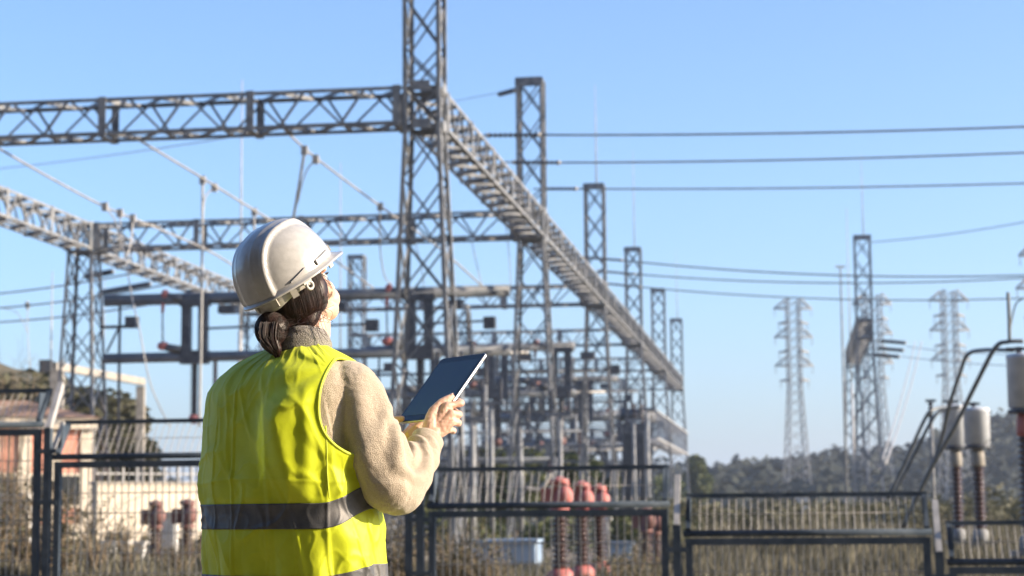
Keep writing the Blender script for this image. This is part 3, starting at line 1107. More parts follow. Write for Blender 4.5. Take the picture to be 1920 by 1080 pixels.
def fence_panel(px0, px1, py, label):
    a, b_ = fpt(px0), fpt(px1)
    L = (b_ - a).length
    z = kz((px0 + px1) / 2, py)
    gz = min(ground_z(a.x, a.y), ground_z(b_.x, b_.y)) - 0.05
    t = thing('mesh_fence', label, 'fence', (a.x, a.y, gz), YAW, FG)
    H = z - gz
    s = 0.072
    b = MB()
    b.box((0, -s / 2, 0.08), (s, s / 2, H - 0.10))
    b.box((L - s, -s / 2, 0.08), (L, s / 2, H - 0.10))
    b.box((0, -s / 2, H - 0.10), (L, s / 2, H - 0.10 + s))
    b.box((s + 0.002, -s / 2, 0.08), (L - s - 0.002, s / 2, 0.08 + s))
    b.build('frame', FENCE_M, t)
    b = MB()
    b.tube([(-0.02, 0, H + 0.022), (L + 0.02, 0, H + 0.022)], 0.036, 10)
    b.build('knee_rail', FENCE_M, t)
    b = MB()
    n = round((L - 2 * s) / 0.078)
    for i in range(1, n):
        x = s + (L - 2 * s) * i / n
        b.tube([(x, 0.012, 0.1), (x, 0.012, H - 0.10)], 0.0070, 5, cap=False)
    zz = H - 0.38
    while zz > 0.2:
        b.tube([(s, 0.02, zz), (L - s, 0.02, zz)], 0.006, 5, cap=False)
        zz -= 0.22
    b.build('wire_mesh', WIRE_M, t)
    # inward leaning top
    b = MB()
    for x in (0.03, L - 0.03):
        b.bar((x, 0.0, H + 0.06), (x, OVD, H + OVH), 0.05, 0.06)
    b.bar((0.0, OVD, H + OVH + 0.02), (L, OVD, H + OVH + 0.02), 0.05, 0.045)
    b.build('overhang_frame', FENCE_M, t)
    b = MB()
    for i in range(1, n):
        x = s + (L - 2 * s) * i / n
        b.tube([(x, 0.0, H + 0.05), (x, OVD, H + OVH)], 0.0040, 5, cap=False)
    b.tube([(0.05, OVD * 0.5, H + 0.05 + (OVH - 0.05) * 0.5), (L - 0.05, OVD * 0.5, H + 0.05 + (OVH - 0.05) * 0.5)], 0.004, 5)
    b.build('overhang_mesh', WIRE_M, t)
    for x in (0.045, L - 0.057):   # end plates at the knee
        b = MB()
        b.add([(x, 0.02, H + 0.06), (x + 0.012, 0.02, H + 0.06), (x + 0.012, OVD, H + OVH - 0.01), (x, OVD, H + OVH - 0.01), (x, OVD * 0.2, H + OVH - 0.02), (x + 0.012, OVD * 0.2, H + OVH - 0.02)],
              [(0, 1, 2, 3), (0, 3, 4), (1, 5, 2), (0, 4, 5, 1), (3, 2, 5, 4)])
        b.build('corner_plate', FENCE_M, t)


def fence_post(px, py, label, arms=1):
    a = fpt(px)
    z = kz(px, py)
    gz = ground_z(a.x, a.y) - 0.1
    t = thing('fence_post', label, 'fence post', (a.x, a.y, gz), YAW, 'fence posts with leaning arms')
    H = z - gz
    b = MB()
    b.box((-0.04, -0.04, 0), (0.04, 0.04, H))
    b.build('upright', FENCE_M, t)
    b = MB()
    b.bar((0.0, 0.0, H - 0.01), (0.0, OVD + 0.06, H + OVH + 0.12), 0.06, 0.07)
    b.build('leaning_arm', ARM_M, t)
    for zz in (H - 0.28, H - 0.85):
        b = MB()
        b.box((-0.12, -0.045, zz), (0.12, 0.045, zz + 0.05))
        b.build('panel_clip', FENCE_M, t)


for (x0, x1, py, l) in ((-380, 74, 803, 'highest fence panel, cut by the left edge, with a bush and pink wall behind it'), (102, 548, 858, 'fence panel left of the woman, running behind her vest'),
                        (570, 772, 903, 'short fence panel hidden behind the woman and her sleeve'), (804, 1252, 951, 'wide fence panel in the middle with red topped breakers behind it'),
                        (1284, 1742, 1003, 'fence panel on the right with dry grass behind it'), (1776, 2230, 1057, 'lowest fence panel at the right edge')):
    fence_panel(x0, x1, py, l)
for (px, py, l) in ((88, 803, 'fence post between the two leftmost panels with a pale leaning arm'), (559, 860, 'fence post hidden behind the yellow vest'), (788, 930, 'fence post beside the elbow, left of the wide panel'),
                    (1268, 985, 'fence post between the wide panel and the grassy panel'), (1758, 1035, 'fence post between the grassy panel and the lowest panel')):
    fence_post(px, py, l)
# diagonal braces at the step on the left
t = thing('fence_brace', 'pale diagonal steel brace beside the left fence post', 'brace', (fpt(96).x, fpt(96).y + 0.1, 0))
b = MB()
o0 = t.location
b.bar(at(92, 865, fpt(92).y + 0.12) - o0, at(118, 792, fpt(118).y + 0.42) - o0, 0.05, 0.02)
b.build('bar', ARM_M, t)

# ------------------------------------------------------------------ circuit breakers and measuring transformers
BG = 'red topped breaker poles'


def breaker_pole(px, pyt, pyb, Y, label, rib=None):
    RED = MATS['faded_red_paint'] if 1000 < px < 1150 else DULLRED
    p, q = at(px, pyt, Y), at(px, pyb, Y)
    t = thing('breaker_pole', label, 'circuit breaker', (q.x, Y, ground_z(q.x, Y)), YAW, BG)
    H = p.z - t.location.z
    b = MB()
    b.lathe([(0.10, H - 0.62), (0.17, H - 0.60), (0.17, H - 0.55), (0.13, H - 0.54), (0.13, H - 0.12), (0.165, H - 0.11), (0.165, H - 0.05), (0.10, H - 0.03), (0.06, H), (0.0, H + 0.01)], n=18)
    b.build('red_head', RED, t)
    b = MB()
    b.ball((0.10, -0.10, H - 0.34), 0.155, 14, (1, 1, 1.25))
    b.lathe([(0.05, 0.0), (0.09, 0.01), (0.09, 0.05), (0.02, 0.06)], (0.10, -0.10, H - 0.16), (0, 0, 1), 12)
    b.build('red_bulb', RED, t)
    b = MB()
    b.box((-0.32, -0.09, H - 0.52), (-0.125, 0.11, H - 0.20))
    b.build('terminal_block', RED, t)
    for k_ in range(6):
        b = MB()
        b.lathe([(0.018, 0), (0.018, 0.03), (0.0, 0.032)], (0.15 * math.cos(k_ * 1.047), 0.15 * math.sin(k_ * 1.047), H - 0.05), (0, 0, 1), 6)
        b.build('bolt', STEEL, t)
    b = MB()
    b.ribs((0, 0, H - 1.60), (0, 0, 1), 0.98, 0.10, 0.19, 0.085, 18)
    b.build('ribbed_insulator', rib or INSUL_BROWN, t)
    b = MB()
    b.lathe([(0.16, H - 2.05), (0.24, H - 1.98), (0.24, H - 1.70), (0.15, H - 1.60)], n=18)
    b.build('red_base', RED, t)
    b = MB()
    b.box((-0.2, -0.2, -0.2), (0.2, 0.2, H - 2.05))
    b.build('pedestal', DARKSTEEL, t)


for (px, a, c, Y, l) in ((1051, 894, 1080, 34, 'nearest and largest red topped breaker pole behind the wide fence panel'), (1092, 902, 1080, 37, 'middle red topped breaker pole of three behind the wide panel'), (1124, 908, 1075, 40, 'smallest red topped breaker pole of three behind the wide panel'),
                         (291, 938, 1060, 42, 'red topped breaker pole behind the fence left of the woman'), (350, 936, 1060, 41, 'red topped breaker pole close to the left edge of the vest'),
                         (1212, 950, 1050, 46, 'brown ribbed breaker pole at the right end of the wide panel'), (1230, 956, 1050, 48, 'farther brown ribbed pole at the right end of the wide panel')):
    breaker_pole(px, a, c, Y, l)


def current_transformer(px, pyt, pyb, halfw, Y, label, flange=True):
    """white tank on a ribbed column"""
    p, q = at(px, pyt, Y), at(px, pyb, Y)
    Rr = halfw / FPX * Y
    h = p.z - q.z
    gz = GZ
    t = thing('current_transformer', label, 'transformer', (p.x, Y, gz), YAW, 'tank topped current transformers')
    z1, z0 = p.z - gz, q.z - gz
    b = MB()
    b.lathe([(Rr * 0.6, z0 - 0.02), (Rr, z0 + 0.02), (Rr, z1 - 0.1), (Rr * 1.03, z1 - 0.09), (Rr * 1.03, z1 - 0.03), (Rr * 0.9, z1), (0.02, z1 + 0.03)], n=28)
    b.build('tank', CT_GREY, t)
    b = MB()
    b.lathe([(Rr * 1.02, z0 - 0.09), (Rr * 1.05, z0 - 0.06), (Rr * 1.05, z0 - 0.02), (Rr * 0.7, z0 - 0.021)], n=28)
    b.build('tank_rim', DARKSTEEL, t)
    b = MB()
    b.lathe([(Rr * 0.42, z0 - 0.52), (Rr * 0.55, z0 - 0.48), (Rr * 0.5, z0 - 0.22), (Rr * 0.42, z0 - 0.09)], n=20)
    b.build('neck_flange', RED if halfw > 26 else CONCRETE, t)
    zb = z0 - 0.52
    L = min(1.95, zb - 0.8)
    b = MB()
    b.ribs((0, 0, zb - L), (0, 0, 1), L, Rr * 0.36, Rr * 0.55, 0.11, 20)
    b.build('ribbed_insulator', INSUL_BROWN, t)
    b = MB()
    b.lathe([(Rr * 0.55, zb - L - 0.3), (Rr * 0.62, zb - L - 0.25), (Rr * 0.62, zb - L - 0.06), (Rr * 0.4, zb - L)], n=20)
    b.build('base_flange', STEEL, t)
    b = MB()
    for sx in (-1, 1):
        b.bar((sx * 0.2, 0, -0.2), (sx * 0.2, 0, zb - L - 0.3), 0.1)
    b.box((-0.34, -0.2, zb - L - 0.4), (0.34, 0.2, zb - L - 0.3))
    b.build('stand', STEEL, t)
    b = MB()
    b.bar((-Rr * 1.0, 0, z1 + 0.1), (Rr * 0.3, 0, z1 + 0.1), 0.06)
    b.bar((-Rr * 0.2, 0, z1 + 0.0), (-Rr * 0.2, 0, z1 + 0.14), 0.1)
    b.build('top_terminal', DARKSTEEL, t)
    return t


current_transformer(1789, 760, 836, 21, 48, 'left of the two pale tank topped transformers on the right')
current_transformer(1830, 765, 834, 24, 46, 'right of the two pale tank topped transformers on the right')
current_transformer(1916, 664, 766, 29, 36, 'large tank topped transformer cut by the right edge')
PIPE = mat('dark_flexible_busbar', (0.10, 0.12, 0.14), (0.16, 0.18, 0.2), rough=0.45, metal=0.4, scale=3)
for pts, Ys, r, l in (([(1918, 640), (1890, 641), (1866, 652), (1830, 720), (1790, 800), (1745, 880), (1695, 985)], (36, 36, 36.2, 37, 38, 39, 40), 0.045, 'thick dark cable arching from the right edge down behind the fence, the upper one'),
                      ([(1900, 657), (1850, 656), (1815, 664), (1800, 700), (1780, 760), (1760, 840), (1715, 940), (1690, 990)], (38, 39, 40, 40.5, 41, 42, 43, 44), 0.045, 'thick dark cable arching below the first one on the right'),
                      ([(1778, 762), (1750, 768), (1735, 784), (1700, 860), (1665, 935)], (47.5, 47, 47, 47.5, 48), 0.045, 'bent cable running down left from the twin tanks'),
                      ([(1800, 762), (1765, 770), (1745, 792), (1705, 870), (1668, 945)], (46, 46, 46, 46.5, 47), 0.045, 'second bent cable running down left from the twin tanks'),
                      ([(1890, 548), (1892, 590), (1893, 640)], (36, 36, 36), 0.035, 'thin vertical conductor dropping to the right edge cable'),
                      ([(1898, 790), (1880, 815), (1850, 828)], (37, 42, 46), 0.012, 'thin slack wire between the large tank and the twin tanks'),
                      ([(1918, 560), (1905, 570), (1897, 600), (1894, 625)], (36, 36, 36, 36), 0.016, 'thin bowed wire beside the vertical conductor at the right edge')):
    conductor(smoothpath([at(x, y, Y) for (x, y), Y in zip(pts, Ys)], 6), l, r, PIPE, 'flexible conductors at the right', 'cable')
t = thing('cable_support', 'small dark support insulator holding the bent cables left of the twin tanks', 'insulator', at(1746, 792, 47), YAW)
b = MB(); b.ribs((0, 0, 0), (0, 0, 1), 0.5, 0.04, 0.08, 0.09, 10); b.build('ribbed_insulator', INSUL_DARK, t)
b = MB(); b.box((-0.12, -0.05, 0.5), (0.12, 0.05, 0.56)); b.build('top_clamp', DARKSTEEL, t)
b = MB(); b.tube([(0, 0, -(at(1746, 792, 47).z - GZ)), (0, 0, 0)], 0.04, 8); b.build('stand', STEEL, t)

p = at(1192, 905, 112)
t = thing('power_transformer', 'tall dark finned transformer in front of the slatted girder', 'transformer', (p.x, 112, GZ), YAW)
h = at(1192, 765, 112).z - GZ
b = MB(); b.box((-0.7, -0.6, 0.3), (0.7, 0.6, h - 0.9)); b.build('tank', DARKSTEEL, t)
for k in range(7):
    b = MB(); x = -0.6 + 0.2 * k; b.box((x - 0.03, -0.85, 0.6), (x + 0.03, -0.603, h - 1.4)); b.build('cooling_fin', TUBE, t)
b = MB(); b.tube([(-0.8, 0, h - 0.4), (0.8, 0, h - 0.4)], 0.38, 14); b.build('conservator', DARKSTEEL, t)
for x in (-0.45, 0.0, 0.45):
    b = MB(); b.ribs((x, -0.3, h - 0.9), (0, 0, 1), 1.1, 0.06, 0.12, 0.1, 12); b.build('bushing', INSUL_BROWN, t)
b = MB(); b.box((-0.9, -0.9, -0.2), (0.9, 0.8, 0.297)); b.build('plinth', CONCRETE, t)

# white cylinders and kiosks behind the fence
def kiosk(px, pyt, pyb, wpx, Y, label, m=None, cat='cabinet'):
    p, q = at(px, pyt, Y), at(px, pyb, Y)
    w_ = wpx / FPX * Y
    t = thing('equipment_cabinet', label, cat, (p.x, Y, q.z), YAW, 'pale equipment cabinets')
    h = p.z - q.z
    b = MB()
    b.box((-w_ / 2, -w_ * 0.4, 0), (w_ / 2, w_ * 0.4, h))
    b.build('body', m or WHITE_EQ, t)
    b = MB()
    b.box((-w_ / 2 + 0.03, -w_ * 0.4 - 0.02, 0.06), (w_ / 2 - 0.03, -w_ * 0.4 - 0.002, h - 0.08))
    b.build('door', m or WHITE_EQ, t)
    b = MB()
    b.box((-w_ / 2 - 0.05, -w_ * 0.4 - 0.06, h), (w_ / 2 + 0.05, w_ * 0.4 + 0.05, h + 0.06))
    b.build('lid', m or WHITE_EQ, t)
    b = MB()
    b.box((-w_ / 2 + 0.02, -w_ * 0.4 + 0.02, -(q.z - GZ) - 0.3), (w_ / 2 - 0.02, w_ * 0.4 - 0.02, 0))
    b.build('plinth', CONCRETE, t)


for a in ((205, 1020, 1060, 22, 38, 'pale cabinet, leftmost of three behind the left fence panel'), (232, 1020, 1062, 18, 39, 'pale cabinet, middle of three behind the left fence panel'), (262, 1020, 1062, 20, 40, 'pale cabinet, rightmost of three behind the left fence panel'),
          (320, 966, 1050, 24, 44, 'tall white cabinet between the two left breaker poles'), (1502, 932, 975, 26, 120, 'white cabinet at the foot of the left pylon, above the right fence'), (1824, 985, 1012, 14, 52, 'small white cabinet under the twin tanks'),
          (30, 930, 1050, 60, 46, 'wide pale cabinet behind the leftmost fence panel'), (1137, 975, 1000, 12, 44, 'small white box right of the red breaker poles'), (762, 975, 1010, 10, 40, 'small white box between the vest and the elbow post')):
    kiosk(*a)
kiosk(950, 1016, 1075, 120, 44, 'low pale blue sheet metal housing behind the wide fence panel', TARP, 'housing')
kiosk(1160, 1020, 1070, 50, 46, 'smaller pale blue housing right of the breaker poles', TARP, 'housing')

# ------------------------------------------------------------------ buildings at the left
p0, p1 = at(-260, 905, 69.5), at(160, 905, 73.5)
t = thing('control_building', 'salmon and cream control building behind the leftmost fence panels', 'building', (p0.x, p0.y, GZ), math.atan2(p1.y - p0.y, p1.x - p0.x))
L = (p1 - p0).length
ze = at(100, 800, 71).z - GZ
zt = at(150, 768, 71).z - GZ
b = MB(); b.box((0, 0, 1.0), (L, 3.6, ze)); b.build('wall', WALL_PINK, t)
b = MB(); b.box((-0.06, -0.06, -0.3), (L + 0.06, 3.66, 1.0)); b.build('base_course', WALL_WHITE, t)
b = MB()
n = 7
for i in range(n + 1):
    x = L * i / n
    b.box((x - 0.22, -0.10, 1.0), (x + 0.22, -0.003, ze))
    if i == n:
        for yy in (0.2, 2.4):
            b.box((L + 0.003, yy, 1.0), (L + 0.1, yy + 0.4, ze))
b.build('pilasters', WALL_WHITE, t)
for i in range(n):
    x = L * (i + 0.5) / n
    fr = MB(); fr.box((x - 0.55, -0.07, 1.6), (x + 0.55, -0.004, 2.9)); f = fr.build('window', WALL_WHITE, t)
    g_ = MB(); g_.box((x - 0.45, -0.09, 1.7), (x + 0.45, -0.072, 2.8)); g_.build('pane', GLASS, f)
b = MB(); b.box((-0.35, -0.35, ze), (L + 0.35, 3.95, ze + 0.42)); b.build('eaves_band', WALL_WHITE, t)
b = MB()
z1, z2 = ze + 0.423, ze + 1.15
e = 0.45
vs = [(-e, -e, z1), (L + e, -e, z1), (L + e, 3.6 + e, z1), (-e, 3.6 + e, z1), (1.8, 1.8, z2), (L - 1.8, 1.8, z2)]
b.add(vs, [(0, 1, 5, 4), (1, 2, 5), (2, 3, 4, 5), (3, 0, 4), (3, 2, 1, 0)])
b.build('roof', ROOF_M, t)

p0, p1 = at(182, 960, 58), at(440, 960, 61)
t = thing('parapet_wall', 'low cream wall with a railing on top behind the left fence panel', 'wall', (p0.x, p0.y, GZ), math.atan2(p1.y - p0.y, p1.x - p0.x))
L = (p1 - p0).length
zt = at(250, 908, 59).z - GZ
b = MB(); b.box((0, 0, -0.3), (L, 0.4, zt)); b.build('wall', WALL_WHITE, t)
b = MB(); b.box((-0.05, -0.05, zt), (L + 0.05, 0.45, zt + 0.07)); b.build('coping', CONCRETE, t)
b = MB()
for zz in (0.25, 0.55):
    b.bar((0, 0.2, zt + 0.07 + zz), (L, 0.2, zt + 0.07 + zz), 0.05)
for i in range(11):
    b.bar((L * i / 10, 0.2, zt + 0.07), (L * i / 10, 0.2, zt + 0.62), 0.05)
b.build('railing', STEEL_PALE, t)
# pipe rails lying behind the wide fence panel
conductor(smoothpath([at(985, 915, 42), at(1010, 918, 42), at(1024, 905, 42), at(1032, 888, 42)], 6), 'pale bent pipe above the wide fence panel', 0.05, CONDUCTOR, None, 'pipe', 'bent_pipe')


# ------------------------------------------------------------------ vegetation
def leafy(b, c, rx, ry, rz, n, size, seed, clumps=9):
    """leaf-sized faces gathered in clumps through a crown's volume"""
    r_ = random.Random(seed)
    cs = []
    for i in range(clumps):
        d = V((r_.gauss(0, 1), r_.gauss(0, 1), r_.gauss(0, 1))).normalized() * (r_.random() ** 0.4)
        cs.append((V((d.x * rx, d.y * ry, d.z * rz)) * 0.72, r_.uniform(0.3, 0.55)))
    for i in range(n):
        o, q = cs[r_.randrange(clumps)]
        d = V((r_.gauss(0, 1), r_.gauss(0, 1), r_.gauss(0, 1))).normalized() * (r_.random() ** 0.35) * q
        p = V(c) + o + V((d.x * rx, d.y * ry, d.z * rz))
        a = V((r_.gauss(0, 1), r_.gauss(0, 1), r_.gauss(0, 1))).normalized()
        u, v_ = perp(a)
        s = size * r_.uniform(0.6, 1.4)
        b.add([p - u * s, p + v_ * s * 0.5, p + u * s, p - v_ * s * 0.5], [(0, 1, 2, 3)])


def tree(name, px, pyt, Y, r, label, leaf, seed, group, size=0.22, n=2600, sq=1.0):
    p = at(px, pyt, Y)
    gz = ground_z(p.x, Y)
    H = max(2.0, p.z - gz)
    t = thing(name, label, 'tree', (p.x, Y, gz), seed, group)
    b = MB()
    b.tube(smoothpath([(0, 0, -0.2), (0.1, 0.05, H * 0.35), (-0.05, 0.1, H * 0.7)], 5), [lerp(0.2, 0.06, i / 10) for i in range(11)], 8)
    r_ = random.Random(seed)
    for i in range(7):
        a = r_.uniform(0, 6.3)
        z0 = H * r_.uniform(0.25, 0.6)
        b.tube([(0, 0.05, z0), (math.cos(a) * r * 0.4, math.sin(a) * r * 0.4, z0 + H * 0.12), (math.cos(a) * r * 0.75, math.sin(a) * r * 0.75, z0 + H * 0.28)], [0.07, 0.045, 0.015], 6)
    b.build('trunk', BARK, t)
    b = MB()
    leafy(b, (0, 0, H * 0.58), r, r, H * 0.42, n, size, seed, 13)
    b.build('crown', leaf, t)
    return t


TG = 'trees behind the switchyard'
for i, (px, py, Y, r, l) in enumerate(((905, 838, 108, 3.2, 'rounded green tree behind the pale posts right of the elbow'), (965, 846, 110, 3.0, 'green tree at the foot of the flat topped mast'), (1020, 832, 112, 3.3, 'broad green tree between the second and third masts'),
                                       (1072, 858, 113, 2.6, 'green tree behind the third mast'), (1140, 880, 150, 3.4, 'low green tree under the fourth mast'), (1296, 856, 240, 2.6, 'tree at the right end of the slatted girder, clear against the sky'),
                                       (1240, 880, 200, 4.5, 'dark tree behind the slatted girder'), (850, 852, 108, 3.0, 'green tree just behind the elbow'))):
    tree('yard_tree', px, py, Y, r, l, LEAF_GREEN, 11 + i, TG, 0.42, 4200)
for i, (px, py, Y, r, l) in enumerate(((20, 685, 92, 4.2, 'olive tree at the left edge on the bank'), (75, 690, 95, 4.2, 'olive tree left of the left tower'), (135, 700, 100, 4.2, 'olive tree behind the left tower'), (185, 726, 104, 3.4, 'smaller olive tree right of the left tower'),
                                       (222, 748, 106, 2.3, 'lowest olive tree at the right end of the left clump'), (-40, 675, 92, 4.4, 'olive tree mostly outside the left edge'))):
    tree('olive_tree', px, py, Y, r, l, LEAF_OLIVE, 31 + i, 'olive trees on the left bank', 0.26, 5200)


def bare_bush(px, pyt, Y, spread, label, seed, n=26, leaves=0, name='bare_bush'):
    p = at(px, pyt, Y)
    gz = ground_z(p.x, Y)
    H = p.z - gz
    t = thing(name, label, 'bush', (p.x, Y, gz), 0, 'dry bushes along the fence')
    r_ = random.Random(seed)
    b = MB()
    lf = MB()
    for i in range(n):
        a = r_.uniform(0, 6.3)
        q = r_.random() ** 0.7 * spread
        h = H * r_.uniform(0.55, 1.0)
        tip = V((math.cos(a) * q, math.sin(a) * q * 0.6, h))
        mid = V((tip.x * 0.35, tip.y * 0.35, h * 0.5)) + V((r_.gauss(0, .05), r_.gauss(0, .05), 0))
        P = smoothpath([(r_.gauss(0, .08), r_.gauss(0, .08), -0.1), mid, tip], 4)
        b.tube(P, [lerp(0.014, 0.003, k_ / (len(P) - 1)) for k_ in range(len(P))], 4, cap=False)
        for j in range(5):
            s = P[r_.randrange(2, len(P))]
            e = s + V((r_.gauss(0, .14), r_.gauss(0, .14), r_.uniform(.08, .32)))
            b.tube([s, e], [0.005, 0.002], 3, cap=False)
            for k_ in range(leaves):
                c = s.lerp(e, r_.random()) + V((r_.gauss(0, .04), r_.gauss(0, .04), r_.gauss(0, .04)))
                u, v_ = perp(V((r_.gauss(0, 1), r_.gauss(0, 1), r_.gauss(0, 1))).normalized())
                z_ = r_.uniform(0.018, 0.04)
                lf.add([c - u * z_, c + v_ * z_ * .5, c + u * z_, c - v_ * z_ * .5], [(0, 1, 2, 3)])
    b.build('twigs', TWIG, t)
    if leaves:
        lf.build('leaves', LEAF_OLIVE if seed % 2 else DRYGRASS, t)


for i, (px, py, Y, s, n, lv, l) in enumerate(((20, 615, 60, 1.5, 40, 0, 'tall bare broom like shrub at the left edge against the sky'),
                                             (-10, 885, 23, 0.6, 30, 4, 'dry tan bush at the left edge behind the fence'), (45, 905, 23.5, 0.5, 28, 3, 'dry tan bush behind the leftmost fence panel'),
                                             (125, 915, 24, 0.4, 22, 5, 'olive bush just right of the left fence post'), (180, 935, 25, 0.45, 18, 1, 'straggly bush in the middle of the left fence panel'),
                                             (240, 970, 26, 0.45, 14, 1, 'thin dry bush before the three cabinets'), (330, 1010, 26, 0.4, 14, 2, 'low dry bush at the edge of the vest'),
                                             (85, 960, 22.5, 0.4, 22, 4, 'low olive bush at the foot of the left fence post'),
                                             (745, 985, 24, 0.4, 30, 7, 'green leafy bush between the vest and the elbow post'), (850, 1000, 25, 0.6, 34, 6, 'olive bush at the left of the wide fence panel'),
                                             (910, 1030, 25, 0.5, 30, 5, 'low olive bush before the blue housing'), (1180, 1030, 25, 0.5, 30, 4, 'low dry bush before the ribbed poles'))):
    bare_bush(px, py, Y, s, l, 50 + i, n, lv)


def grass(name, x0, x1, y0, y1, n, hmin, hmax, seed):
    r_ = random.Random(seed)
    b = MB()
    for i in range(n):
        y = y0 + (y1 - y0) * r_.random() ** 1.4
        px = r_.uniform(x0, x1)
        p = at(px, 960, y)
        z = ground_z(p.x, y)
        cl = 0.6 + 0.9 * noise.noise(V((p.x * 0.7, y * 0.4, 3)))
        h = lerp(hmin, hmax, r_.random()) * max(0.35, cl)
        w_ = r_.uniform(0.008, 0.02) * (1 + y / 60)
        a = r_.uniform(0, 6.3)
        u = V((math.cos(a), math.sin(a), 0)) * w_
        ln = V((r_.gauss(0, .18), r_.gauss(0, .12), 0)) * h
        o = V((p.x, y, z - 0.03))
        b.add([o - u, o + u, o + u * .7 + ln * .4 + V((0, 0, h * .6)), o - u * .7 + ln * .4 + V((0, 0, h * .6)), o + ln + V((0, 0, h))], [(0, 1, 2, 3), (3, 2, 4)])
    o = b.build(name, DRYGRASS, origin=(0, (y0 + y1) / 2, 0))
    tag(o, kind='stuff')


grass('dry_grass', 740, 1270, 21.8, 48, 9000, 0.15, 0.5, 5)
grass('dry_grass', 1270, 2100, 21.5, 48, 15000, 0.3, 0.85, 9)
grass('dry_grass', -60, 760, 21.8, 36, 7000, 0.15, 0.45, 6)
grass('dry_grass', 1200, 2100, 48, 140, 9000, 0.7, 1.5, 8)


def scrub(name, x0, x1, y0, y1, n, hmin, hmax, seed, m):
    """low scrub reading as one mass: leaf-sized faces in rough clumps"""
    r_ = random.Random(seed)
    b = MB()
    for i in range(n):
        y = r_.uniform(y0, y1)
        p = at(r_.uniform(x0, x1), 960, y)
        h = r_.uniform(hmin, hmax)
        leafy(b, (p.x, y, ground_z(p.x, y) + h * 0.45), h * 0.7, h * 0.6, h * 0.55, 150, 0.10 + y * 0.0006, seed * 100 + i, 5)
    o = b.build(name, m, origin=(0, (y0 + y1) / 2, 0))
    tag(o, kind='stuff')


scrub('scrub', 1240, 2050, 75, 150, 130, 1.0, 2.3, 3, LEAF_OLIVE)
scrub('scrub', 780, 1280, 60, 100, 70, 0.8, 1.7, 4, LEAF_GREEN)
scrub('scrub', -40, 420, 44, 56, 30, 0.5, 1.0, 5, LEAF_OLIVE)
# ------------------------------------------------------------------ the woman
HELMET_M = mat('white_helmet_plastic', (0.41, 0.415, 0.42), (0.47, 0.475, 0.48), rough=0.24, scale=55.0, coat=0.3, bump=0.03, bscale=90)
HELMET_IN = mat('helmet_suspension_plastic', (0.40, 0.39, 0.36), (0.48, 0.465, 0.43), rough=0.4, scale=6)
FLEECE = mat('beige_fleece', (0.42, 0.355, 0.275), (0.58, 0.505, 0.41), rough=0.95, scale=420, detail=3, bump=0.42, bscale=430, sheen=0.35, spec=0.1, contrast=(0.3, 0.7))
COLLAR_M = mat('grey_knit_collar', (0.19, 0.18, 0.175), (0.35, 0.33, 0.315), rough=0.95, scale=300, detail=2, bump=0.5, bscale=340, sheen=0.3, spec=0.1)
VEST_M = mat('fluorescent_yellow_vest', (0.69, 0.79, 0.012), (0.79, 0.89, 0.03), rough=0.55, scale=14, detail=6, bump=0.05, bscale=60, sheen=0.15, trans=0.22)
VEST_TRIM = mat('fluorescent_yellow_binding', (0.62, 0.72, 0.03), (0.70, 0.80, 0.05), rough=0.55, scale=30)
TAPE_M = mat('grey_reflective_tape', (0.075, 0.08, 0.09), (0.115, 0.115, 0.12), rough=0.5, metal=0.1, scale=30, bump=0.08, bscale=300)
SKIN = mat('fair_skin', (0.60, 0.375, 0.28), (0.69, 0.46, 0.36), rough=0.5, scale=22, detail=6, bump=0.06, bscale=220)
SKIN.node_tree.nodes['Principled BSDF'].inputs['Subsurface Weight'].default_value = 0.12
SKIN.node_tree.nodes['Principled BSDF'].inputs['Subsurface Radius'].default_value = (0.012, 0.005, 0.003)
NAIL = mat('finger_nail', (0.72, 0.46, 0.38), (0.78, 0.54, 0.45), rough=0.25, scale=40)
HAIR_M = mat('dark_brown_hair', (0.008, 0.004, 0.0035), (0.036, 0.013, 0.010), rough=0.46, scale=60, spec=0.4)
LIPS = mat('lip_skin', (0.5, 0.2, 0.17), rough=0.4)
EYE_W = mat('eye_white', (0.75, 0.73, 0.7), rough=0.1)
IRIS = mat('brown_iris', (0.06, 0.03, 0.015), rough=0.1)
JEANS = mat('dark_blue_denim', (0.03, 0.04, 0.07), (0.07, 0.09, 0.14), rough=0.9, scale=60)
SHOE = mat('dark_boot_leather', (0.03, 0.025, 0.02), (0.06, 0.05, 0.04), rough=0.5, scale=30)

YW = 5.0
MPX = YW / FPX


def W(px, py, dy=0.0):
    return at(px, py, YW + dy)


BF = V((math.sin(R(35)), math.cos(R(35)), 0))   # body facing: away and to the right
BR = V((BF.y, -BF.x, 0))                        # the body's right side
ORG = W(548, 900)
ROOT = V((ORG.x, ORG.y, 0))
person = thing('person', 'woman seen from behind in white hard hat and yellow vest, holding up a tablet', 'person', ROOT)


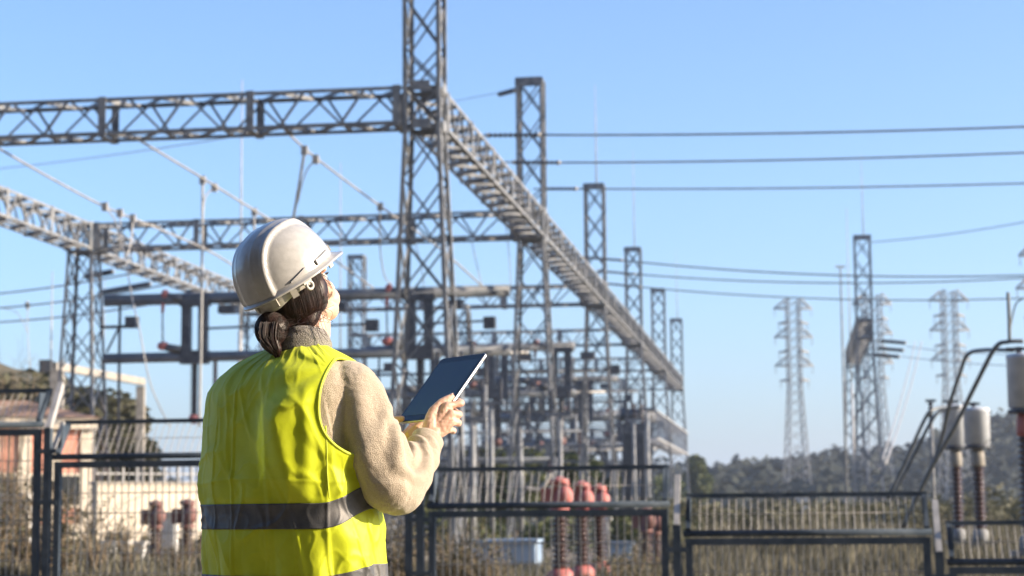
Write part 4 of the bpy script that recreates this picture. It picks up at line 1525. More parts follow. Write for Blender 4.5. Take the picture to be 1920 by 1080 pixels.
def seal(b, name, voxel, smooth, material, parent, base=None, func=None):
    """fuse overlapping closed pieces into one continuous skin and link it"""
    me = bpy.data.meshes.new(name + '_pieces')
    me.from_pydata([tuple(V(p) - (base or ROOT)) for p in b.v], [], b.f)
    me.update()
    tmp = bpy.data.objects.new(name + '_pieces', me)
    col.objects.link(tmp)
    rm = tmp.modifiers.new('r', 'REMESH')
    rm.mode = 'VOXEL'
    rm.voxel_size = voxel
    rm.use_smooth_shade = True
    sm_ = tmp.modifiers.new('s', 'SMOOTH')
    sm_.factor = 0.5
    sm_.iterations = smooth
    dg = bpy.context.evaluated_depsgraph_get()
    dg.update()
    new = bpy.data.meshes.new_from_object(tmp.evaluated_get(dg), depsgraph=dg)
    bpy.data.objects.remove(tmp)
    bpy.data.meshes.remove(me)
    if func:
        new.update()
        ns = [v.normal.copy() for v in new.vertices]
        for v, n in zip(new.vertices, ns):
            v.co = v.co + n * func(v.co + (base or ROOT), n)
        new.update()
    new.name = name
    new.polygons.foreach_set('use_smooth', [True] * len(new.polygons))
    new.materials.clear()
    new.materials.append(material)
    o = bpy.data.objects.new(name, new)
    col.objects.link(o)
    o.parent = parent
    KIDS.setdefault(parent, []).append(o)
    return o


def limb(b, pts, n=14, k=6):
    """tapering closed limb through (point, radius) stations"""
    P = smoothpath([p for p, r in pts], k)
    Rr = []
    for i in range(len(pts) - 1):
        for j in range(k):
            t = j / k
            Rr.append(lerp(pts[i][1], pts[i + 1][1], t * t * (3 - 2 * t)))
    Rr.append(pts[-1][1])
    d0 = (P[0] - P[1]).normalized()
    d1 = (P[-1] - P[-2]).normalized()
    pre = [P[0] + d0 * Rr[0] * s for s in (0.92, 0.7, 0.38)]
    post = [P[-1] + d1 * Rr[-1] * s for s in (0.38, 0.7, 0.92)]
    b.tube(pre + P + post, [Rr[0] * s for s in (0.38, 0.71, 0.92)] + Rr + [Rr[-1] * s for s in (0.92, 0.71, 0.38)], n)


def ellip(b, c, ax, rad, n=20):
    """ellipsoid with axes ax (3 unit vectors) and radii rad"""
    vs, fs = [], []
    m = n // 2
    for i in range(m + 1):
        t = math.pi * i / m
        rr = max(math.sin(t), 1e-3)
        for k in range(n):
            g_ = 2 * math.pi * k / n
            vs.append(V(c) + ax[0] * (math.cos(g_) * rr * rad[0]) + ax[1] * (math.sin(g_) * rr * rad[1]) - ax[2] * (math.cos(t) * rad[2]))
    for i in range(m):
        for k in range(n):
            k2 = (k + 1) % n
            fs.append((i * n + k, i * n + k2, (i + 1) * n + k2, (i + 1) * n + k))
    b.add(vs, fs, True)


# ---- head frame: x to her right, y forward, z up; origin in the rim plane of the hard hat
psi, pit, rol = R(40), R(32), R(-9)
hf_ = V((math.sin(psi) * math.cos(pit), math.cos(psi) * math.cos(pit), math.sin(pit)))
hr0 = V((math.cos(psi), -math.sin(psi), 0))
hu0 = hr0.cross(hf_).normalized()
HR = (hr0 * math.cos(rol) - hu0 * math.sin(rol)).normalized()
HU = (hu0 * math.cos(rol) + hr0 * math.sin(rol)).normalized()
HF = hf_
HO = W(545, 525, 0.0)


def HD(x, y, z):
    return HO + HR * x + HF * y + HU * z


def HX(x, y, z):
    return HR * x + HF * y + HU * z


HAX = (HR, HF, HU)
body = MB()
# head and face
ellip(body, HD(0, -0.008, 0.008), HAX, (0.074, 0.093, 0.092), 24)
ellip(body, HD(0, 0.012, -0.055), HAX, (0.066, 0.078, 0.075), 24)
ellip(body, HD(0, 0.034, -0.092), HAX, (0.052, 0.054, 0.055), 20)
ellip(body, HD(0, 0.062, -0.134), HAX, (0.024, 0.020, 0.020), 14)
for s in (-1, 1):
    ellip(body, HD(s * 0.030, 0.036, -0.114), HAX, (0.028, 0.034, 0.033), 16)
for s in (-1, 1):
    ellip(body, HD(s * 0.041, 0.050, -0.068), HAX, (0.027, 0.028, 0.030), 14)
    ellip(body, HD(s * 0.044, 0.020, -0.112), HAX, (0.018, 0.036, 0.022), 14)
    ellip(body, HD(s * 0.030, 0.078, -0.020), HAX, (0.026, 0.014, 0.010), 14)
    ellip(body, HD(s * 0.034, 0.052, -0.094), HAX, (0.026, 0.036, 0.034), 14)
    # ears
    ellip(body, HD(s * 0.072, -0.006, -0.052), ((HR * 0.8 + HF * -0.5 * s).normalized(), HF, HU), (0.009, 0.018, 0.030), 14)
limb(body, [(HD(0, 0.086, -0.028), 0.009), (HD(0, 0.090, -0.056), 0.010), (HD(0, 0.094, -0.070), 0.0115)], 10)
for s in (-1, 1):
    ellip(body, HD(s * 0.011, 0.088, -0.073), HAX, (0.009, 0.010, 0.008), 10)
ellip(body, HD(0, 0.078, -0.096), HAX, (0.024, 0.012, 0.007), 12)
ellip(body, HD(0, 0.075, -0.107), HAX, (0.021, 0.012, 0.007), 12)
# neck and trunk (under the clothes)
NB_ = W(566, 668, 0.0)
limb(body, [(HD(0, -0.005, -0.06), 0.052), (HD(0, -0.004, -0.11), 0.052), (W(579, 640, 0.0), 0.054), (NB_, 0.060)], 18)
SH_R, EL_R, WR_R = W(664, 722, -0.085), W(738, 912, -0.135), W(803, 822, 0.03)
SH_L, EL_L, WR_L = W(452, 748, 0.10), W(470, 925, 0.20), W(742, 856, 0.20)
T_ = lambda z, f=0.0: V((ORG.x, ORG.y, z)) + BF * f
limb(body, [(NB_, 0.06), (T_(1.25), 0.10), (T_(1.05), 0.11), (T_(0.88), 0.12)], 16)
limb(body, [(NB_ - V((0, 0, 0.03)), 0.035), (SH_R - V((0, 0, 0.01)), 0.04), (SH_R.lerp(EL_R, 0.5), 0.042), (EL_R, 0.036), (EL_R.lerp(WR_R, 0.4), 0.036), (WR_R, 0.026)], 14)
limb(body, [(NB_, 0.055), (SH_L, 0.05), (SH_L.lerp(EL_L, 0.5), 0.042), (EL_L, 0.036), (EL_L.lerp(WR_L, 0.4), 0.036), (WR_L, 0.026)], 14)
HIPS = []
for s, nm_ in ((1, 'r'), (-1, 'l')):
    hip = T_(0.86) + BR * (s * 0.095)
    knee = T_(0.47, 0.02) + BR * (s * 0.10)
    ank = T_(0.10, -0.01) + BR * (s * 0.11)
    HIPS.append((hip, knee, ank))
    limb(body, [(hip, 0.088), (hip.lerp(knee, 0.5), 0.072), (knee, 0.052), (knee.lerp(ank, 0.35), 0.052), (ank, 0.036)], 14)
    limb(body, [(ank - V((0, 0, 0.045)), 0.036), (ank + BF * 0.11 - V((0, 0, 0.06)), 0.03)], 10)


# ---- tablet frame
TLc, TRc = W(828, 672, 0.300), W(912, 661, 0.170)
BLc = W(738, 793, 0.184)
tb = (TRc - TLc)
TW = tb.length
tb.normalize()
ta = (BLc - TLc)
ta = (ta - tb * ta.dot(tb))
TH = ta.length
ta.normalize()
tn = ta.cross(tb).normalized()     # out of the screen
if tn.z < 0:
    tn = -tn
BRc = TLc + tb * TW + ta * TH


def TBL(u, v, h=0.0):
    """point on the tablet: u 0..1 to the right, v 0..1 downwards, h above the glass"""
    return TLc + tb * (TW * u) + ta * (TH * v) + tn * h


# ---- right hand: palm on the lower right edge, thumb on the glass, fingers curled behind
def hand_r(b):
    wr = WR_R
    kn = [W(838, 762, 0.052), W(846, 776, 0.046), W(847, 791, 0.044), W(840, 805, 0.046)]
    pip = [W(864, 756, 0.074), W(860, 777, 0.068), W(859, 793, 0.066), W(850, 808, 0.066)]
    dip = [W(859, 752, 0.103), W(852, 771, 0.104), W(849, 787, 0.100), W(840, 801, 0.098)]
    tip = [W(842, 752, 0.122), W(834, 768, 0.124), W(831, 783, 0.120), W(825, 797, 0.114)]
    rr = [(0.0108, 0.0100, 0.0090, 0.0078), (0.0112, 0.0104, 0.0092, 0.0078), (0.0108, 0.0100, 0.0088, 0.0076), (0.0098, 0.0090, 0.0078, 0.0068)]
    for i in range(4):
        # metacarpal: fills the back of the hand
        limb(b, [(wr.lerp(kn[i], 0.05) + V((0, 0, 0)), 0.0155), (wr.lerp(kn[i], 0.55), 0.0140), (kn[i], rr[i][0] * 1.12)], 12)
        limb(b, [(kn[i], rr[i][0] * 1.1), (kn[i].lerp(pip[i], 0.5), rr[i][1] * 0.97), (pip[i], rr[i][1] * 1.03), (pip[i].lerp(dip[i], 0.5), rr[i][2] * 0.95), (dip[i], rr[i][2]), (tip[i], rr[i][3])], 12)
    # palm heel and thumb
    t0, t1, t2, t3 = W(806, 800, 0.035), W(812, 776, 0.050), W(826, 757, 0.064), W(847, 744, 0.078)
    limb(b, [(wr, 0.022), (t0, 0.020), (t1, 0.0165), (t2, 0.0118), (t2.lerp(t3, 0.6), 0.0112), (t3, 0.0085)], 12)
    limb(b, [(t1, 0.013), (W(824, 780, 0.05), 0.014), (kn[0], 0.011)], 12)
    limb(b, [(wr, 0.025), (W(812, 812, 0.036), 0.023), (W(826, 800, 0.046), 0.017)], 12)
    return t3, t2


th_tip, th_mid = hand_r(body)


def hand_l(b):
    """left hand under the lower left corner: thumb on the bezel, fingers underneath"""
    wr = WR_L
    cor = TBL(0.04, 1.0)
    kn = [TBL(0.30, 1.10, -0.022), TBL(0.18, 1.13, -0.030), TBL(0.04, 1.15, -0.036), TBL(-0.08, 1.16, -0.038)]
    for i in range(4):
        r0 = (0.0100, 0.0104, 0.0098, 0.0088)[i]
        p1 = kn[i] + ta * -0.034 + tn * -0.004 + tb * 0.012
        p2 = p1 + ta * -0.026 + tb * 0.008
        p3 = p2 + ta * -0.018
        limb(b, [(wr.lerp(kn[i], 0.1), 0.0155), (wr.lerp(kn[i], 0.6), 0.0145), (kn[i], r0 * 1.1)], 12)
        limb(b, [(kn[i], r0 * 1.08), (p1, r0), (p2, r0 * 0.9), (p3, r0 * 0.8)], 12)
    t1, t2, t3 = TBL(-0.02, 1.16, 0.004), TBL(0.08, 1.05, 0.016), TBL(0.17, 0.985, 0.0095)
    limb(b, [(wr, 0.020), (t1, 0.0150), (t2, 0.0115), (t3, 0.0088)], 12)


hand_l(body)


def skin_detail(p, n):
    d = 0.0
    # knuckle and tendon relief on the back of the right hand
    q = (p - W(835, 785, 0.03)).length
    if q < 0.07:
        d += 0.0009 * noise.noise(p * 140) - 0.0007 * max(0.0, noise.noise(V((p.x * 60, p.y * 60, p.z * 300)))) ** 2 * 4
    return d


body_o = seal(body, 'body', 0.0025, 5, SKIN, person, None, skin_detail)
# nails
for c, ax_, u in ((th_tip + tn * 0.0075 + (th_tip - th_mid).normalized() * 0.003, tn, (th_tip - th_mid).normalized()),):
    b = MB()
    v_ = ax_.cross(u).normalized()
    ellip(b, c - ROOT, (u, v_, ax_), (0.0072, 0.0055, 0.0014), 12)
    b.build('thumb_nail', NAIL, person)
# eyes, lips, brows
for s in (-1, 1):
    b = MB()
    ellip(b, HD(s * 0.031, 0.074, -0.040) - ROOT, HAX, (0.0125, 0.0125, 0.0125), 14)
    e = b.build('eye', EYE_W, person)
    b = MB()
    ellip(b, HD(s * 0.031, 0.0845, -0.040) - ROOT, HAX, (0.006, 0.003, 0.006), 12)
    b.build('iris', IRIS, e)
    b = MB()
    b.tube([HD(s * 0.014, 0.091, -0.021) - ROOT, HD(s * 0.030, 0.091, -0.015) - ROOT, HD(s * 0.048, 0.078, -0.021) - ROOT], [0.002, 0.0028, 0.001], 6)
    b.build('eyebrow', HAIR_M, person)
    b = MB()
    for i in range(12):
        x = s * (0.019 + 0.027 * i / 11)
        y0 = 0.0865 - 0.012 * (i / 11) ** 2
        b.tube([HD(x, y0, -0.035) - ROOT, HD(x * 1.06, y0 + 0.006, -0.036) - ROOT, HD(x * 1.1, y0 + 0.010, -0.033) - ROOT], [0.0006, 0.0005, 0.0002], 4)
    b.build('eyelashes', HAIR_M, person)
b = MB()
ellip(b, HD(0, 0.0835, -0.0955) - ROOT, HAX, (0.021, 0.0085, 0.0042), 12)
ellip(b, HD(0, 0.0815, -0.1055) - ROOT, HAX, (0.018, 0.0085, 0.0045), 12)
b.build('lips', LIPS, person)

# ---- hair: cap, twisted low bun and loose strands
hair = MB()
ellip(hair, HD(0, -0.016, -0.020), HAX, (0.080, 0.094, 0.080), 24)
ellip(hair, HD(0, -0.040, -0.060), HAX, (0.070, 0.066, 0.062), 24)
for s in (-1, 1):
    ellip(hair, HD(s * 0.062, 0.004, -0.044), HAX, (0.020, 0.044, 0.044), 18)
    limb(hair, [(HD(s * 0.058, 0.040, -0.006), 0.012), (HD(s * 0.060, 0.026, -0.050), 0.014), (HD(s * 0.054, -0.008, -0.084), 0.018), (HD(s * 0.035, -0.058, -0.108), 0.028), (HD(0, -0.092, -0.115), 0.03)], 14)
BUN = W(512, 621, -0.055)
limb(hair, [(HD(0, -0.075, -0.085), 0.040), (W(528, 598, -0.03), 0.032), (BUN, 0.034)], 16)
ellip(hair, W(510, 618, -0.06), (V((1, 0, 0)), V((0, 1, 0)), V((0, 0, 1))), (0.043, 0.036, 0.046), 24)
limb(hair, [(W(505, 612, -0.06), 0.030), (W(506, 638, -0.07), 0.027), (W(516, 655, -0.075), 0.019), (W(522, 668, -0.072), 0.008)], 14)


def hair_relief(p, n):
    return 0.0012 * noise.noise(V((p.x * 60, p.y * 60, p.z * 18)))


hair_o = seal(hair, 'hair', 0.0030, 4, HAIR_M, person, None, hair_relief)
st = MB()
r_ = random.Random(4)
KC = HD(0, -0.012, -0.030)


def on_head(d, k=1.0):
    """point just outside the hair cap in direction d (head frame)"""
    d = V(d).normalized()
    s = 1.0 / math.sqrt((d.x / 0.087) ** 2 + (d.y / 0.099) ** 2 + (d.z / 0.093) ** 2)
    return KC + HX(d.x, d.y, d.z) * s * k


for i in range(1400):
    s = 1 if i < 1200 else -1
    u = r_.random()
    # start along the rim from temple to nape
    a0 = lerp(R(52 if s > 0 else 120), R(178), u ** 1.1)
    d0 = V((s * math.sin(a0), math.cos(a0), 0.22 + 0.1 * r_.random()))
    d1 = V((s * math.sin(a0 + 0.22), math.cos(a0 + 0.22), -0.50 - 0.45 * (1 - u) * r_.uniform(0.75, 1.0)))
    a2 = lerp(a0, R(178), 0.55)
    d2 = V((s * math.sin(a2), math.cos(a2), -0.98 - 0.25 * r_.random()))
    k = 1.0 + 0.045 * r_.random()
    p0, p1, p2 = on_head(d0, k), on_head(d1, k * 1.02), on_head(d2, k)
    e = W(512, 606, -0.05) + V((r_.gauss(0, .014), r_.gauss(0, .010), r_.gauss(0, .016)))
    P = smoothpath([p0, p1, p2, p2.lerp(e, 0.6) + HU * -0.004, e], 5)
    r0 = r_.uniform(0.0003, 0.0007)
    st.tube([p - ROOT for p in P], [r0 * (0.8 if j in (0, len(P) - 1) else 1) for j in range(len(P))], 5, cap=False)
# strands wound round the bun and down its tail
bx, by, bz = V((1, 0, 0)), V((0, 1, 0)), V((0, 0, 1))
for i in range(700):
    tilt = r_.gauss(0.2, 0.55)
    n1 = V((math.cos(tilt) * 0.8, -0.35 + r_.gauss(0, .2), math.sin(tilt))).normalized()
    u1, v1 = perp(n1)
    a0 = r_.uniform(0, 6.28)
    sp_ = r_.uniform(1.2, 2.6)
    off = r_.uniform(-0.6, 0.6)
    P = []
    for j in range(9):
        a = a0 + sp_ * j / 8
        d = (u1 * math.cos(a) + v1 * math.sin(a)) * math.sqrt(1 - off * off) + n1 * off
        P.append(W(510, 618, -0.06) + V((d.x * 0.0445, d.y * 0.0375, d.z * 0.0475)) * (1 + 0.02 * r_.random()) - ROOT)
    st.tube(P, r_.uniform(0.0003, 0.0006), 4, cap=False)
for i in range(200):
    o = V((r_.gauss(0.004, .008), -0.008 + r_.gauss(0, .009), 0))
    P = smoothpath([W(503, 606, -0.075) + o * 1.3, W(500, 632, -0.085) + o * 1.3, W(512, 655, -0.088) + o * 0.8, W(521, 668 + r_.uniform(-6, 6), -0.082) + o * 0.35], 4)
    st.tube([p - ROOT for p in P], [lerp(0.0009, 0.0004, j / (len(P) - 1)) for j in range(len(P))], 5, cap=False)
# flyaways and the loose lock at the temple
for i in range(5):
    a0 = R(r_.uniform(48, 62))
    p0 = on_head(V((math.sin(a0), math.cos(a0), 0.1)), 1.0)
    P = smoothpath([p0, HD(0.066 + r_.gauss(0, .003), 0.050, -0.040), HD(0.066, 0.046 + r_.gauss(0, .006), -0.075), HD(0.060 + r_.gauss(0, .004), 0.030 + r_.gauss(0, .006), -0.085 + r_.gauss(0, .005))], 5)
    st.tube([p - ROOT for p in P], 0.0006, 4, cap=False)
for i in range(60):
    a0 = R(r_.uniform(90, 180))
    p0 = on_head(V((math.sin(a0), math.cos(a0), -0.9)), 1.0)
    P = smoothpath([p0, p0 + V((r_.gauss(0, .02), -0.012 + r_.gauss(0, .012), r_.gauss(-.012, .012))), p0 + V((r_.gauss(0, .03), -0.02 + r_.gauss(0, .02), r_.gauss(-.03, .02)))], 4)
    st.tube([p - ROOT for p in P], 0.00045, 4, cap=False)
for i in range(4):   # wisps over the collar
    p0 = W(r_.uniform(545, 600), r_.uniform(588, 602), -0.06)
    P = smoothpath([p0, p0 + V((0.012 + r_.gauss(0, .01), -0.01, -0.03)), p0 + V((r_.gauss(0.012, .02), -0.012, -0.062 + r_.gauss(0, .012)))], 4)
    st.tube([p - ROOT for p in P], 0.0005, 4, cap=False)
o = st.build('strands', HAIR_M, hair_o)

# ---- hard hat
hat = bpy.data.objects.new('hard_hat', None)
b = MB()
NPH, NT = 160, 40
AF, AB, AS, AU = 0.137, 0.140, 0.114, 0.152


def rim_r(ph):
    """rim outline, ph = 0 at the front"""
    c, s = math.cos(ph), math.sin(ph)
    a = AF if c > 0 else AB
    return V((s * AS, c * a, 0))


def shell(ph, t, k=1.0):
    e = rim_r(ph)
    q = math.sin(t * math.pi / 2) ** 0.92
    rr = max(0.0, 1 - q ** 2.35) ** (1 / 2.35) if q < 1 else 0.0
    p = V((e.x * rr, e.y * rr, AU * q))
    n = V((p.x / AS ** 2, p.y / AF ** 2, p.z / AU ** 2 + 1e-6)).normalized()
    # broad raised crest from nape to forehead, with a groove-like step at each side
    hgt = sm(0.02, 0.16, p.z) * 0.0 + 1.0
    fade = sm(0.0, 0.03, p.z) if p.y > 0 else sm(-0.01, 0.01, p.z)
    wdt = 0.062 - 0.018 * sm(0.0, 0.12, p.y)
    crest = sm(wdt + 0.006, wdt - 0.002, abs(p.x)) if False else 1 - sm(wdt - 0.002, wdt + 0.0035, abs(p.x))
    crest *= 1 - sm(0.055, 0.125, p.y) * 0.85
    side = math.exp(-((abs(p.x) - wdt + 0.006) / 0.0045) ** 2) * 0.0048 + math.exp(-((abs(p.x) - wdt * 0.45) / 0.003) ** 2) * 0.0016
    p = p + n * (0.0075 * crest * fade * hgt + side * crest)
    return p * k


vs, fs = [], []
for i in range(NT + 1):
    t = i / NT
    for j in range(NPH):
        vs.append(shell(2 * math.pi * j / NPH, t))
for i in range(NT):
    for j in range(NPH):
        j2 = (j + 1) % NPH
        fs.append((i * NPH + j, i * NPH + j2, (i + 1) * NPH + j2, (i + 1) * NPH + j))
nv = len(vs)
for i in range(NT + 1):
    t = i / NT
    for j in range(NPH):
        q = shell(2 * math.pi * j / NPH, t)
        vs.append(V((q.x * 0.97, q.y * 0.97, q.z * 0.975)))
for i in range(NT):
    for j in range(NPH):
        j2 = (j + 1) % NPH
        fs.append((nv + i * NPH + j, nv + (i + 1) * NPH + j, nv + (i + 1) * NPH + j2, nv + i * NPH + j2))
for j in range(NPH):
    j2 = (j + 1) % NPH
    fs.append((j, nv + j, nv + j2, j2))
b.add([HD(*p) - ROOT for p in vs], fs, True)
hat_o = b.build('hard_hat', HELMET_M, person)


# rim: rain gutter all round, growing into the peak at the front
def brim_ext(ph):
    c = math.cos(ph)
    back = 0.010 + 0.006 * sm(0.7, 1.0, -c)
    return back + 0.022 * sm(0.4, 1.0, c)


b = MB()
vs, fs = [], []
prof = [(0.0, 0.010), (0.35, 0.0045), (0.8, 0.0005), (0.97, -0.0005), (1.0, -0.003), (0.97, -0.0055), (0.6, -0.006), (0.0, -0.004), (-0.3, 0.0)]
for j in range(NPH):
    ph = 2 * math.pi * j / NPH
    e = rim_r(ph)
    d = V((math.sin(ph) / AS, math.cos(ph) / AF, 0)).normalized()
    x = brim_ext(ph)
    c = math.cos(ph)
    for (k, z) in prof:
        droop = -0.010 * sm(0.55, 1, c) * max(k, 0) + 0.010 * sm(0.55, 1.0, c) * max(k, 0) * 0.4
        lift = 0.0 - 0.012 * (1 - abs(c)) * 0 + 0.0
        q = e * 1.002 + d * (x * k)
        vs.append(V((q.x, q.y, z + droop + lift)))
m = len(prof)
for j in range(NPH):
    j2 = (j + 1) % NPH
    for i in range(m - 1):
        fs.append((j * m + i, j * m + i + 1, j2 * m + i + 1, j2 * m + i))
b.add([HD(*p) - ROOT for p in vs], fs, True)
b.build('brim', HELMET_M, hat_o)


def rim_block(b, ph0, ph1, z0, z1, out, n=14, taper=True):
    """raised moulding on the shell just above the rim"""
    vs, fs = [], []
    for i in range(n + 1):
        u = i / n
        ph = lerp(ph0, ph1, u)
        o = out
        za, zb = lerp(z0[0], z0[1], u), lerp(z1[0], z1[1], u)
        for (z, k) in ((za, 0.0), (za, 1.0), (zb, 1.0), (zb, 0.0)):
            t = max(0.0, z / AU)
            p = shell(ph, math.asin(min(1, t ** (1 / 0.92))) / (math.pi / 2))
            d = V((math.sin(ph) / AS, math.cos(ph) / AF, 0)).normalized()
            vs.append(p + d * (o * k - 0.001))
    for i in range(n):
        for k in range(4):
            k2 = (k + 1) % 4
            fs.append((i * 4 + k, i * 4 + k2, (i + 1) * 4 + k2, (i + 1) * 4 + k))
    fs.append((3, 2, 1, 0))
    fs.append(tuple(n * 4 + k for k in range(4)))
    b.add([HD(*p) - ROOT for p in vs], fs, False)


for s in (1, -1):
    b = MB(); rim_block(b, s * R(60), s * R(88), (0.012, 0.012), (0.030, 0.026), 0.008); b.build('accessory_slot', HELMET_M, hat_o)
    b = MB(); rim_block(b, s * R(104), s * R(126), (0.012, 0.010), (0.027, 0.014), 0.007); b.build('accessory_slot', HELMET_M, hat_o)
    b = MB(); rim_block(b, s * R(16), s * R(30), (0.012, 0.012), (0.034, 0.030), 0.006); b.build('accessory_slot', HELMET_M, hat_o)
    # hanger tab with a ring for the chin strap
    b = MB()
    c = HD(s * 0.103, -0.040, -0.021) - ROOT
    vs, fs = [], []
    N1, N2 = 22, 8
    for i in range(N1):
        a = 2 * math.pi * i / N1
        for j in range(N2):
            g_ = 2 * math.pi * j / N2
            rr = 0.0105 + 0.0042 * math.cos(g_)
            vs.append(c + HF * (rr * math.cos(a)) + HU * (rr * math.sin(a) * 0.95) + HR * (0.0035 * math.sin(g_)))
    for i in range(N1):
        for j in range(N2):
            i2, j2 = (i + 1) % N1, (j + 1) % N2
            fs.append((i * N2 + j, i2 * N2 + j, i2 * N2 + j2, i * N2 + j2))
    b.add(vs, fs, True)
    b.build('strap_ring', HELMET_IN, hat_o)
    b = MB()
    b.bar(HD(s * 0.104, -0.044, -0.012) - ROOT, HD(s * 0.107, -0.044, 0.001) - ROOT, 0.005, 0.03, HF)
    b.build('ring_tab', HELMET_IN, hat_o)
    b = MB()
    b.bar(HD(s * 0.096, 0.064, 0.0) - ROOT, HD(s * 0.092, 0.066, -0.018) - ROOT, 0.004, 0.014, HF)
    b.build('suspension_clip', HELMET_IN, hat_o)
# nape band of the suspension
b = MB()
vs, fs = [], []
n = 40
for i in range(n + 1):
    ph = lerp(R(103), R(257), i / n)
    e = V((math.sin(ph) * 0.096, math.cos(ph) * 0.122 - 0.0, 0))
    wv = 0.5 + 0.5 * math.cos((i / n - 0.5) * 6.0)
    zb = -0.022 - 0.016 * sm(0.12, 0.4, 0.5 - abs(i / n - 0.5))
    for (k, z) in ((1.0, 0.004), (1.0, zb), (0.965, zb), (0.965, 0.004)):
        vs.append(V((e.x * k, e.y * k, z)))
for i in range(n):
    for k in range(4):
        k2 = (k + 1) % 4
        fs.append((i * 4 + k, (i + 1) * 4 + k, (i + 1) * 4 + k2, i * 4 + k2))
fs += [(0, 1, 2, 3), (n * 4 + 3, n * 4 + 2, n * 4 + 1, n * 4)]
b.add([HD(*p) - ROOT for p in vs], fs, True)
b.build('nape_band', HELMET_IN, hat_o)
for ph in (R(128), R(158), R(202), R(232)):
    b = MB()
    e = V((math.sin(ph) * 0.100, math.cos(ph) * 0.126, 0))
    tang = HX(math.cos(ph), -math.sin(ph), 0).normalized()
    b.prism(HD(e.x, e.y, 0.003) - ROOT, HD(e.x * 0.99, e.y * 0.99, -0.030) - ROOT, tang, HX(math.sin(ph), math.cos(ph), 0).normalized(), -0.009, 0.009, -0.002, 0.0025)
    b.build('suspension_clip', HELMET_IN, hat_o)

# ---- trunk outline measured as left and right edge per photo row
ROWS = [(640, 530, 600, .50), (648, 514, 610, .55), (656, 494, 622, .60), (665, 473, 638, .62), (676, 451, 656, .62), (690, 428, 674, .62), (710, 405, 690, .62), (738, 388, 702, .63), (775, 384, 708, .66),
        (830, 381, 711, .68), (900, 378, 710, .68), (950, 380, 713, .68), (1000, 383, 718, .70), (1050, 388, 720, .70), (1080, 391, 721, .70), (1150, 396, 724, .70), (1230, 404, 726, .70)]
CB, SB = BR.x, -BR.y


def section(py):
    l, r, ratio = ipol(ROWS, py)
    hw = (r - l) / 2 * MPX
    a = hw / math.sqrt(CB * CB + (ratio * SB) ** 2)
    return (l + r) / 2, a, a * ratio


def trunk(th, py, grow=0.0, drop=True):
    """point on the trunk; th = 0 at her right side, 90 deg at her back"""
    cx, a, bq = section(py)
    c, s = math.cos(th), math.sin(th)
    e = 2.5
    q = (abs(c) ** e + abs(s) ** e) ** (-1 / e)
    base = W(cx, py)
    return base + BR * ((a + grow) * c * q) - BF * ((bq + grow) * s * q)


def fold(th, py):
    """creases and slack of the vest cloth (metres outward)"""
    d = 0.0
    p = V((th * 1.4, py * 0.006, 1.7))
    d += 0.006 * noise.noise(p) + 0.003 * noise.noise(p * 2.3)
    # long vertical press folds on the back
    for t0, w_, h_ in ((2.05, 0.011, 0.0034), (1.78, 0.011, 0.0034), (1.30, 0.03, 0.0022), (2.45, 0.05, 0.0025)):
        x = (th - t0 - 0.02 * math.sin(py * 0.012)) / w_
        d += h_ * math.exp(-x * x) * sm(660, 700, py)
    # right shoulder blade and the slack hanging from it
    x = (th - 1.13) / 0.25
    y = (py - 815) / 95
    d += 0.030 * math.exp(-x * x - y * y)
    x = (th - 0.86) / 0.10
    d += 0.010 * math.exp(-x * x) * sm(720, 800, py) * (1 - sm(900, 960, py))
    x = (th - 1.15 + (py - 830) * 0.0016) / 0.09
    d += 0.007 * math.exp(-x * x) * sm(740, 800, py) * (1 - sm(900, 945, py))
    # radiating drag lines towards the right armhole
    r1 = math.hypot((th - 0.55) * 130, (py - 700))
    a1 = math.atan2(py - 700, (th - 0.55) * 130)
    d += 0.0045 * math.sin(a1 * 9 + 0.8) * math.exp(-((r1 - 95) / 70) ** 2)
    # diagonal drape across the back, gathered above the tape
    d += 0.0035 * math.sin(th * 13 + (py - 860) * 0.02) * sm(820, 920, py) * (1 - sm(930, 946, py))
    # hanging pleats under the tape
    d += 0.0065 * math.sin(th * 7.5 + 0.6) * sm(985, 1060, py) + 0.003 * math.sin(th * 17 + 1) * sm(990, 1070, py)
    # sharp crumples
    for k_, (fx, fy, am) in enumerate(((2.2, 0.010, 0.0032), (4.5, 0.022, 0.0012), (3.0, 0.005, 0.003))):
        rg = abs(noise.noise(V((th * fx + py * 0.003 * (k_ - 1), py * fy, 7.7 + k_ * 3))))
        d += am * (1 - min(1, rg * 5.5)) ** 2
    d += 0.0012 * math.exp(-((py - 903 - 4 * math.sin(th * 3)) / 3.0) ** 2)
    # the tape pulls the cloth in
    d -= 0.004 * math.exp(-((py - tape_mid(th)) / 26) ** 2)
    # crumples between arm and side
    x = (th - 0.28) / 0.3
    d += 0.006 * math.sin(py * 0.055 + th * 6) * math.exp(-x * x) * sm(880, 930, py) * (1 - sm(1000, 1040, py))
    return d


def tape_mid(th):
    # horizontal across the back, climbing towards her right side
    return 968 - 2 * (1 if th > 0.8 else 1) - 34 * sm(0.75, -0.25, th) if False else 968 - 36 * (1 - sm(-0.15, 0.78, th if th < math.pi else th - 2 * math.pi))


# armholes: (centre th, centre row, half th, half rows)
ARMH = [(0.05, 770, 0.70, 92), (math.pi + 0.42, 800, 0.42, 100)]


def wrap(a):
    return (a + math.pi) % (2 * math.pi) - math.pi


def arm_q(th, py):
    best = 9
    for (t0, y0, dt, dy) in ARMH:
        u, v_ = wrap(th - t0) / dt, (py - y0) / dy
        best = min(best, (abs(u) ** 2.4 + abs(v_) ** 2.4) ** (1 / 2.4))
    return best


